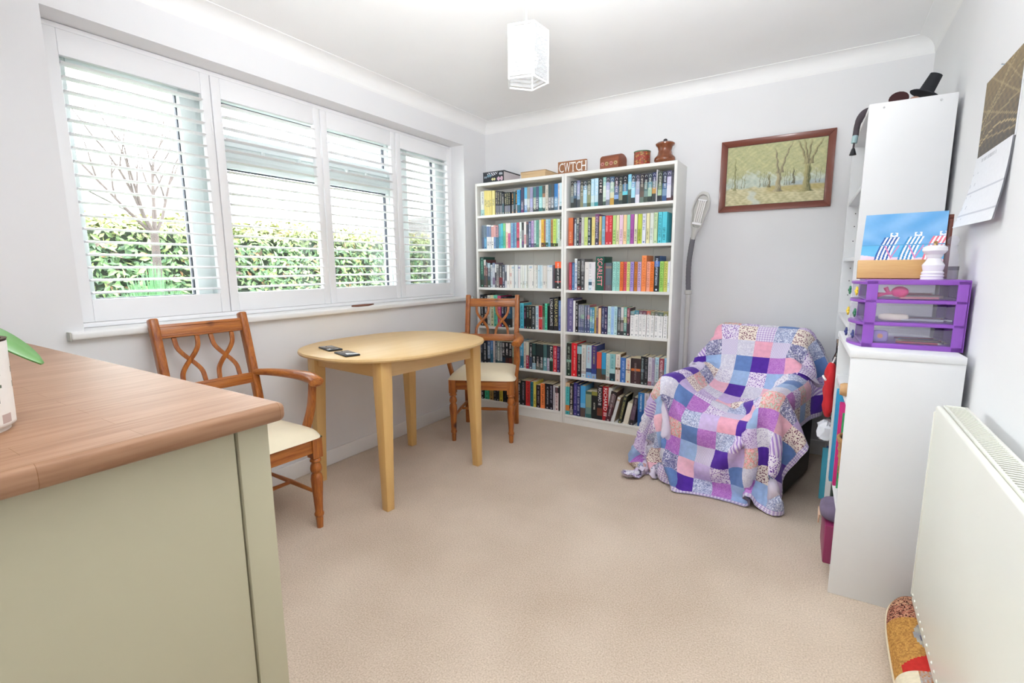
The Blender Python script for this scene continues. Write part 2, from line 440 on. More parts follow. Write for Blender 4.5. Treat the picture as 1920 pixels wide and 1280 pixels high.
for sx in (-1, 1):
    for sy in (-1, 1):
        x, y = sx * 0.275, sy * 0.325; q = 0.032
        vs = []
        for z, h, dx in ((0, 0.021, 0.0), (0.3, 0.026, 0), (0.62, q, 0.0), (TZ - 0.024, q, 0.0)):
            ox, oy = sx * (q - h), sy * (q - h)          # outer faces stay upright, inner faces taper
            vs += [(x + ox + a * h, y + oy + c * h, z) for a, c in ((-1, -1), (1, -1), (1, 1), (-1, 1))]
        fs = [(3, 2, 1, 0), (12, 13, 14, 15)]
        for i in range(3): fs += [(i * 4 + k, i * 4 + (k + 1) % 4, i * 4 + 4 + (k + 1) % 4, i * 4 + 4 + k) for k in range(4)]
        MB().add(vs, fs).build('leg', M['beech_z'], tb, bevel=0.003)
for sx in (-1, 1): MB().box(sx * 0.275 - 0.011, sx * 0.275 + 0.011, -0.3, 0.3, TZ - 0.105, TZ - 0.024).build('apron', M['beech'], tb)
for sy in (-1, 1): MB().box(-0.25, 0.25, sy * 0.325 - 0.011, sy * 0.325 + 0.011, TZ - 0.105, TZ - 0.024).build('apron', wood('beech_apron', 'e2bc7e', 'd2a768', 'x', 0.8, 0.35, 0.1, var=0.9) if sy < 0 else bpy.data.materials['beech_apron'], tb)

# two phones lying on the table
def phone(loc, rz, label):
    p = thing('mobile_phone', label, 'phone', loc, rz)
    MB().box(-0.036, 0.036, -0.073, 0.073, 0, 0.0085).build('body', mat('phone_case', '1b1c1f', 0.5), p, bevel=0.004, seg=3)
    MB().box(-0.032, 0.032, -0.067, 0.067, 0.0084, 0.0092).build('screen', mat('phone_glass', '16181c', 0.06, spec=0.8), p, bevel=0.0006)
    MB().lathe([(0.004, 0.0091), (0.004, 0.0095)], 12, (0, 0.06, 0)).build('camera_lens', M['chrome'], p)
phone((0.335, -1.888, TZ), math.radians(73), 'black phone lying on the beech table, closer to the window')
phone((0.535, -1.948, TZ), math.radians(73), 'black phone lying on the beech table, farther from the window')

# ------------------------------------------------------------------ pine carver chairs
PK = dict(knots=(8.0, 0.10, 0.24, '4a200e'), coat=0.2, var=0.35)
M['pine_x'] = wood('stained_pine_across', 'c97f3a', '863f14', 'x', 0.8, 0.3, **PK)
M['pine_y'] = wood('stained_pine_along', 'c97f3a', '863f14', 'y', 0.8, 0.3, **PK)
M['pine_z'] = wood('stained_pine_upright', 'c27632', '7e3a12', 'z', 0.8, 0.3, **PK)
M['seat'] = mat('cream_leatherette', 'ece0c4', 0.42, 0.03, 12, bump=0.08, bscale=120)
def curve_pts(p, n=12):
    """smooth points through the given ones (Catmull-Rom)"""
    p = [Vector(q) for q in p]; q = [2 * p[0] - p[1]] + p + [2 * p[-1] - p[-2]]; o = []
    for i in range(1, len(q) - 2):
        for k in range(n):
            t = k / n; a, b_, c, d = q[i - 1:i + 3]
            o.append(0.5 * ((2 * b_) + (c - a) * t + (2 * a - 5 * b_ + 4 * c - d) * t * t + (3 * b_ - a - 3 * c + d) * t ** 3))
    return o + [p[-1]]
def chair(label, loc, rz):
    t = thing('carver_chair', label, 'chair', loc, rz)
    leg = [(0.0, 0.0), (0.014, 0.0), (0.0165, 0.05), (0.016, 0.052), (0.021, 0.06), (0.0215, 0.068), (0.018, 0.076), (0.0175, 0.08), (0.021, 0.15), (0.0255, 0.21), (0.0265, 0.235),
           (0.023, 0.255), (0.0185, 0.262), (0.0185, 0.266), (0.024, 0.272), (0.0255, 0.285), (0.0225, 0.3), (0.0175, 0.31), (0.0175, 0.314), (0.0245, 0.319), (0.0245, 0.326), (0.020, 0.331), (0.023, 0.338), (0.0, 0.34)]
    for s in (-1, 1):
        b = MB().lathe(leg, 20, (s * 0.197, -0.195, 0), cap=False)
        b.box(s * 0.197 - 0.0235, s * 0.197 + 0.0235, -0.2185, -0.1715, 0.337, 0.43)
        b.build('leg', M['pine_z'], t, smooth=45)
    back = lambda z: 0.20 + (0.0 if z < 0.43 else 0.115 * ((z - 0.43) / 0.535) ** 1.15)
    for s in (-1, 1):
        pts = [(s * 0.186, 0.215 - 0.02 * (z / 0.4 if z < .4 else 1), z) if z < 0.43 else (s * 0.186, back(z), z) for z in (0, 0.2, 0.4, 0.5, 0.6, 0.7, 0.8, 0.9, 0.965)]
        MB().bar(pts, [0.036, 0.038, 0.042, 0.042, 0.042, 0.042, 0.042, 0.042, 0.040], 0.034, (s, 0, 0)).build('back_post', M['pine_z'], t, bevel=0.008, seg=3)
    def rail(z0, z1, name, bead=True):
        y0, y1 = back((z0 + z1) / 2), 0
        a = math.atan2(back(z1) - back(z0), z1 - z0)
        mt = Matrix.Translation((0, y0, (z0 + z1) / 2)) @ Matrix.Rotation(-a, 4, 'X'); h = (z1 - z0) / 2
        o = MB().box(-0.17, 0.17, -0.012, 0.012, -h, h, mtx=mt).build(name, M['pine_x'], t, bevel=0.003)
        for zz in (-h + 0.011, h - 0.011):
            MB().box(-0.169, 0.169, -0.0145, -0.0115, zz - 0.002, zz + 0.002, mtx=mt).build('bead', M['pine_x'], o, bevel=0.001)
    rail(0.878, 0.938, 'top_rail'); rail(0.628, 0.678, 'lower_rail')
    for cx in (-0.075, 0.075):                       # crossed curved slats, two pairs
        for s in (-1, 1):
            pts = []
            for z, x in ((0.676, s * 0.046), (0.72, s * 0.041), (0.75, s * 0.024), (0.778, 0.0), (0.806, -s * 0.024), (0.836, -s * 0.041), (0.88, -s * 0.046)):
                pts.append((cx + x, back(z) + 0.002 * s, z))
            MB().bar(curve_pts(pts, 5), 0.018, 0.013, (0, -1, -0.25)).build('splat', M['pine_z'], t, bevel=0.002)
    MB().box(-0.174, 0.174, -0.213, -0.188, 0.362, 0.428).build('seat_rail', M['pine_x'], t, bevel=0.003)
    MB().box(-0.165, 0.165, 0.182, 0.205, 0.37, 0.428).build('seat_rail', M['pine_x'], t, bevel=0.003)
    for s in (-1, 1): MB().box(s * 0.192 - 0.011, s * 0.192 + 0.011, -0.172, 0.18, 0.362, 0.428).build('seat_rail', M['pine_y'], t, bevel=0.003)
    # upholstered drop-in seat, wider in front
    nx, ny = 20, 16; vs = []; fs = []
    for j in range(ny + 1):
        for i in range(nx + 1):
            u, v = i / nx * 2 - 1, j / ny * 2 - 1
            hw = 0.232 - 0.026 * (v + 1) / 2
            e = max(0, 1 - abs(u) ** 7) ** 0.5 * max(0, 1 - abs(v) ** 7) ** 0.5
            rr = 1 - 0.045 * (abs(u) ** 8) * (abs(v) ** 8)
            vs.append((u * hw * rr, -0.01 + v * 0.222 * rr, 0.43 + 0.046 * e + 0.012 * (1 - u * u) * (1 - v * v)))
    for j in range(ny):
        for i in range(nx): fs.append((j * (nx + 1) + i, j * (nx + 1) + i + 1, (j + 1) * (nx + 1) + i + 1, (j + 1) * (nx + 1) + i))
    fs.append(tuple([i for i in range(nx + 1)] + [j * (nx + 1) + nx for j in range(1, ny + 1)] + [ny * (nx + 1) + i for i in range(nx - 1, -1, -1)] + [j * (nx + 1) for j in range(ny - 1, 0, -1)])[::-1])
    MB().add(vs, fs).build('seat', M['seat'], t, smooth=60)
    for s in (-1, 1):                                # arms and their curved supports
        pts = curve_pts([(s * 0.19, 0.235, 0.678), (s * 0.212, 0.13, 0.685), (s * 0.236, 0.0, 0.686), (s * 0.244, -0.1, 0.684), (s * 0.238, -0.165, 0.678), (s * 0.232, -0.195, 0.668)], 5)
        m = len(pts); ws = [0.015 + 0.009 * min(1, k / m * 1.6) for k in range(m)]; ws[-1] = 0.016
        arm = MB().tube(pts, ws, 12, sx=1.35).build('arm', M['pine_y'], t, smooth=50)
        pts = curve_pts([(s * 0.212, -0.085, 0.375), (s * 0.225, -0.10, 0.45), (s * 0.240, -0.125, 0.55), (s * 0.238, -0.15, 0.67)], 5)
        MB().bar(pts, [0.046 - 0.014 * k / (len(pts) - 1) for k in range(len(pts))], 0.024, (s, 0, 0)).build('arm_support', M['pine_z'], t, bevel=0.005)
    for s in (-1, 1): MB().tube([(s * 0.192, -0.19, 0.17), (s * 0.19, 0.0, 0.172), (s * 0.188, 0.2, 0.17)], [0.008, 0.0115, 0.008], 10).build('stretcher', M['pine_y'], t, smooth=50)
    MB().tube([(-0.19, 0.0, 0.172), (0, 0, 0.172), (0.19, 0.0, 0.172)], [0.008, 0.0115, 0.008], 10).build('stretcher', M['pine_x'], t, smooth=50)
    return t
chair('stained pine carver chair with cream seat, beside the sideboard', (0.372, -2.375, 0), math.radians(88))
chair('stained pine carver chair with cream seat, in front of the bookcase', (0.485, -0.72, 0), math.radians(25))

# ------------------------------------------------------------------ sideboard with plant
M['sage'] = mat('sage_paint', 'b5ae94', 0.5, 0.01)
def stave_top():
    a = NT('oiled_pine_staves')
    v = a.coords((1, 1, 1), rot=(0, 0, PI / 2))
    br = a.n('ShaderNodeTexBrick', Scale=1.0, **{'Mortar Size': 0.0004, 'Brick Width': 0.30, 'Row Height': 0.048, 'Bias': 0.0}); br.offset = 0.37
    br.inputs['Color1'].default_value = (*lin('a37d62'), 1); br.inputs['Color2'].default_value = (*lin('987257'), 1); br.inputs['Mortar'].default_value = (*lin('86603f'), 1)
    a.l(v, br.inputs['Vector'])
    v2 = a.coords((20, 1.4, 20)); n1 = a.n('ShaderNodeTexNoise', Scale=5.0, Detail=6.0, Distortion=0.5); a.l(v2, n1.inputs['Vector'])
    mx = a.n('ShaderNodeMix', data_type='RGBA', blend_type='MULTIPLY'); mx.inputs['Factor'].default_value = 0.55
    a.l(br.outputs['Color'], mx.inputs['A']); a.l(a.ramp(n1.outputs['Fac'], [(0.3, (0.62, 0.5, 0.42)), (0.62, (1, 1, 1))]), mx.inputs['B'])
    a.l(mx.outputs['Result'], a.b.inputs['Base Color']); a.b.inputs['Roughness'].default_value = 0.5; a.b.inputs['Specular IOR Level'].default_value = 0.25
    a.bump(n1.outputs['Fac'], 0.08, 0.001)
    return a.m
M['stave'] = stave_top()
SBZ = 0.95
sb = thing('sideboard', 'sage painted sideboard with an oiled pine top, closest to the camera', 'sideboard', (0, -3.02, 0))
b = MB().box(0.012, 1.69, -0.47, 0.012, SBZ - 0.032, SBZ)
b.build('top', M['stave'], sb, bevel=0.011, seg=4)
MB().box(0.03, 1.652, -0.45, -0.02, 0.07, SBZ - 0.032).build('body', M['sage'], sb)
MB().box(1.652, 1.66, -0.455, -0.062, 0.0, SBZ - 0.032).build('end_panel', M['sage'], sb, bevel=0.002)
MB().box(1.618, 1.664, -0.059, -0.008, 0.0, SBZ - 0.032).build('corner_stile', M['sage'], sb, bevel=0.002)
MB().box(0.03, 1.618, -0.42, -0.04, 0.0, 0.075).build('plinth', M['sage'], sb)
for k in range(3):
    x0 = 0.06 + k * 0.52
    dr = MB().box(x0, x0 + 0.50, -0.022, -0.004, 0.74, 0.89).build('drawer', M['sage'], sb, bevel=0.003)
    MB().lathe([(0.006, 0), (0.006, 0.012), (0.016, 0.018), (0.016, 0.028), (0.0, 0.03)], 14, mtx=Matrix.Translation((x0 + 0.25, -0.004, 0.815)) @ Matrix.Rotation(-PI / 2, 4, 'X')).build('knob', M['chrome'], dr, smooth=40)
    dr = MB().box(x0, x0 + 0.50, -0.022, -0.004, 0.10, 0.72).build('door', M['sage'], sb, bevel=0.003)
    MB().lathe([(0.006, 0), (0.006, 0.012), (0.016, 0.018), (0.016, 0.028), (0.0, 0.03)], 14, mtx=Matrix.Translation((x0 + 0.46, -0.004, 0.6)) @ Matrix.Rotation(-PI / 2, 4, 'X')).build('knob', M['chrome'], dr, smooth=40)
# plant pot with strap leaves
pl_ = thing('potted_plant', 'green strap leaved plant in a white leaf patterned pot on the sideboard', 'plant', (1.452, -3.345, SBZ))
def pot_col(u, v):
    x = u * 6.0; k = int(x); f = x - k - 0.5
    w = 0.26 * math.sin(PI * max(0, min(1, (v - 0.22) / 0.7)))
    if abs(f + 0.12 * math.sin(k)) < w * (0.9 + 0.3 * math.sin(v * 40)) * 0.8 and 0.22 < v < 0.92: return lin('5d6a58')
    if v < 0.2 and math.sin(u * 60) > 0.6 and v > 0.1: return lin('b9a39c')
    return lin('e6e2dc')
def pot_pt(u, v):
    a = 2 * PI * u; r = 0.062 + 0.003 * v - (0.006 if v < 0.04 else 0)
    return (r * math.cos(a), r * math.sin(a), 0.125 * v)
picture_grid(pot_col, 72, 30, pot_pt).build('pot', M['cover'], pl_, smooth=60)
MB().lathe([(0.062, 0.122), (0.066, 0.128), (0.06, 0.128), (0.058, 0.11), (0.0, 0.11)], 32, cap=False).build('soil', mat('compost', '4a3a2e', 0.95, 0.3, 60), pl_, smooth=40)
M['leaf'] = mat('strap_leaf', '5f8f4a', 0.38, 0.12, 12, sss=0)
def strap(pts, w, name='leaf'):
    c = curve_pts(pts, 8); m = len(c); vs = []; fs = []
    for i, p in enumerate(c):
        t = (c[min(i + 1, m - 1)] - c[max(i - 1, 0)]).normalized(); a = t.cross(Vector((0, 0, 1))).normalized(); nn = a.cross(t)
        q = i / (m - 1); ww = w * (0.45 + 0.55 * min(1, q * 3)) * (1 if q < 0.55 else max(0.03, 1 - ((q - 0.55) / 0.45) ** 2.2) ** 0.6)
        for s in (-1, -0.5, 0, 0.5, 1): vs.append(p + a * ww * s + nn * (0.22 * ww * (s * s)))
    for i in range(m - 1):
        for k in range(4): fs.append((i * 5 + k, i * 5 + k + 1, (i + 1) * 5 + k + 1, (i + 1) * 5 + k))
    o = MB().add(vs, fs).build(name, M['leaf'], pl_, smooth=80)
    sm = o.modifiers.new('thickness', 'SOLIDIFY'); sm.thickness = 0.0018
    return o
strap([(-0.02, -0.01, 0.11), (-0.05, -0.005, 0.155), (-0.035, 0.04, 0.135), (0.0, 0.10, 0.082)], 0.046)
strap([(0, 0, 0.11), (-0.05, -0.02, 0.2), (-0.12, -0.03, 0.23), (-0.2, -0.02, 0.2)], 0.024)
strap([(0, 0, 0.11), (-0.03, -0.03, 0.2), (-0.10, -0.06, 0.26), (-0.18, -0.05, 0.23)], 0.024)

# ------------------------------------------------------------------ radiator and tapestry cushion
M['rad'] = mat('radiator_enamel', 'e3e3da', 0.32, 0.01)
rd = thing('radiator', 'cream enamelled panel radiator hung on the wall by the white cabinet', 'radiator', (W - 0.105, -1.66, 0.14))
RL, RH = 1.35, 0.625
MB().box(0.0, 0.016, -RL, 0, 0, RH).build('front_panel', M['rad'], rd, bevel=0.006, seg=3)
MB().box(0.055, 0.068, -RL, 0, 0.01, RH - 0.01).build('rear_panel', M['rad'], rd, bevel=0.004)
MB().box(0.014, 0.058, -RL + 0.02, -0.02, 0.03, RH - 0.03).build('convector', M['rad'], rd)
b = MB()
b.box(0.016, 0.022, -RL, 0, RH - 0.006, RH + 0.003).box(0.062, 0.069, -RL, 0, RH - 0.006, RH + 0.003)
b.box(0.022, 0.062, -0.012, 0, RH - 0.006, RH + 0.003).box(0.022, 0.062, -RL, -RL + 0.012, RH - 0.006, RH + 0.003)
gr = b.build('top_grille', M['rad'], rd, bevel=0.001)
b = MB()
for k in range(1, 96): b.box(0.022, 0.062, -RL * k / 96 - 0.003, -RL * k / 96 + 0.003, RH - 0.005, RH + 0.001)
o = b.build('grille_bars', M['rad'], gr); o['kind'] = 'stuff'
MB().box(-0.003, 0.07, -0.004, 0.004, 0.02, RH - 0.02).build('side_cover', M['rad'], rd, bevel=0.002)
b = MB()
for k in range(40): b.ell((-0.0005, -RL * (k + 0.5) / 40, 0.028), (0.0025, 0.006, 0.004), 8, 4)
o = b.build('weld_dots', M['rad'], rd, smooth=60); o['kind'] = 'stuff'
for y in (-0.2, -RL + 0.2): MB().box(0.068, 0.104, y - 0.02, y + 0.02, 0.1, RH - 0.1).build('bracket', M['rad'], rd)
MB().tube([(0.035, -RL + 0.05, 0.01), (0.035, -RL + 0.05, -0.139)], 0.0075, 10).build('pipe', M['chrome'], rd, smooth=50)

cu = thing('tapestry_cushion', 'long brown and gold tapestry cushion lying under the radiator', 'cushion', (2.770, -1.89, 0.0))
rng = random.Random(5)
def tap_col(u, v):
    n = math.sin(u * 97 + 5 * math.sin(v * 61)) * math.sin(v * 113 + 4 * math.sin(u * 77))
    m = rng.random()
    base = mixc(lin('c2924e'), lin('9a6c3c'), m)
    if v > 0.66: base = lin('a56a58') if n > 0.05 else (lin('4a2a26') if m < 0.6 else lin('b98a70'))
    if v > 0.8 and n > 0.4: base = lin('c8a080')
    if (u - 0.62) ** 2 / 0.03 + (v - 0.50) ** 2 / 0.018 < 1: base = mixc(lin('a9a49a'), lin('8d8c90'), 0.5 + 0.5 * math.sin(v * 60 + u * 20))
    if abs((u - 0.62) ** 2 / 0.03 + (v - 0.50) ** 2 / 0.018 - 0.55) < 0.12 and v < 0.5: base = lin('6a6474')
    if abs(v - 0.30 - 0.3 * (u - 0.5)) < 0.05 and u > 0.3: base = lin('b7332e')
    if v < 0.24 and u < 0.42: base = lin('d9cdb4')
    if v < 0.24 and u >= 0.42: base = mixc(lin('b07a50'), lin('a7a7a8'), 0.5 + 0.5 * n)
    return base
def bolster(side):
    # soft long cushion lying on the carpet: u along it, v from the front seam over the top to the rear seam
    def pt(u, v):
        a = u * 2 - 1; e = max(0.0, 1 - abs(a) ** 3.2) ** 0.5
        b = PI * v * side
        return (-0.088 * e * math.cos(b), -a * 0.36, 0.069 + 0.066 * e * math.sin(b) * (0.9 + 0.1 * math.cos(3 * a)))
    return pt
picture_grid(lambda u, v: tap_col(0.15 + 0.8 * v, max(0.02, 1 - 1.25 * u)), 150, 60, bolster(1)).build('tapestry_front', attr_mat('tapestry', 0.95, 0.05, 0.2), cu, smooth=80)
picture_grid(lambda u, v: lin('d8c9ad'), 24, 14, bolster(-1)).build('cotton_back', attr_mat('cushion_back', 0.95, 0.05), cu, smooth=80)
MB().tube([(bolster(1)(k / 40, 0.0)) for k in range(1, 40)], 0.004, 6).build('piping', mat('cream_piping', 'd8c9ad', 0.9), cu, smooth=60)

# ------------------------------------------------------------------ low cabinet and tall bookcase by the radiator wall
lowrz = math.radians(2)
def open_unit(name, label, loc, rz, w, d, h, zs, cat='shelving unit', back=True, plinth=0.06):
    """shelving that faces -x; local y runs 0..w away from the camera, x 0 (front)..d"""
    t = thing(name, label, cat, loc, rz)
    th = 0.018
    p0 = MB().box(0, d, 0, th, 0, h - th if name == 'low_cabinet' else h).build('side_panel', M['white_unit'], t, bevel=0.0012)
    MB().box(0, d, w - th, w, 0, h - th).build('side_panel', M['white_unit'], t, bevel=0.0012)
    if name == 'low_cabinet': MB().box(-0.004, d, -0.003, w + 0.003, h - 0.024, h).build('top_panel', M['white_unit'], t, bevel=0.002)
    else: MB().box(0.001, d, th, w, h - th, h).build('top_panel', M['white_unit'], t, bevel=0.0012)
    for z in zs: MB().box(0.004, d - 0.006, th, w - th, z - th, z).build('shelf', M['white_unit'], t, bevel=0.001)
    MB().box(0.015, 0.03, th, w - th, 0, plinth).build('plinth', M['white_unit'], t)
    MB().box(d - 0.005, d, th, w - th, plinth, h - th).build('back_panel', M['white_unit'], t)
    return t, p0
LOWL = (2.541, -1.515, 0)
low, _ = open_unit('low_cabinet', 'low white open cabinet standing beside the radiator', LOWL, lowrz, 0.56, 0.292, 0.888, (0.075, 0.31, 0.70), 'cabinet')
TRZ = math.radians(1.5)
TALL = (2.553, -0.885, 0)
tall, tp = open_unit('tall_bookcase', 'tall white bookcase with mostly bare shelves by the calendar wall', TALL, TRZ, 0.80, 0.28, 1.822, (0.075, 0.33, 0.62, 0.90, 1.205, 1.51), 'bookcase')
for y, z in ((0.05, 0.02), (0.23, 0.02)):
    MB().lathe([(0.004, 0), (0.004, 0.0012)], 10, mtx=Matrix.Translation((y, 0, 1.822 - z)) @ Matrix.Rotation(PI / 2, 4, 'X')).build('screw_cap', mat('screw_cap_grey', 'b9b9bb', 0.5), tp)
for z in (1.0, 1.08, 1.15, 1.3, 1.38, 1.45):
    MB().lathe([(0.003, 0), (0.003, 0.0012)], 8, mtx=Matrix.Translation((0.04, 0.782, z)) @ Matrix.Rotation(PI / 2, 4, 'X')).build('peg_hole', M['gasket'], tall)
def on_low(x, y, z):      # point given in the low cabinet's own axes
    return Matrix.Translation(LOWL) @ Matrix.Rotation(lowrz, 4, 'Z') @ Vector((x, y, z))

# ------------------------------------------------------------------ two bookcases full of books
BX0, BW, BD, BH = 0.072, 0.7799, 0.2555, 1.82
SHELF_Z = {"R": [1.58, 1.318, 1.004, 0.698, 0.367, 0.068], "L": [1.574, 1.316, 1.011, 0.699, 0.384, 0.083]}
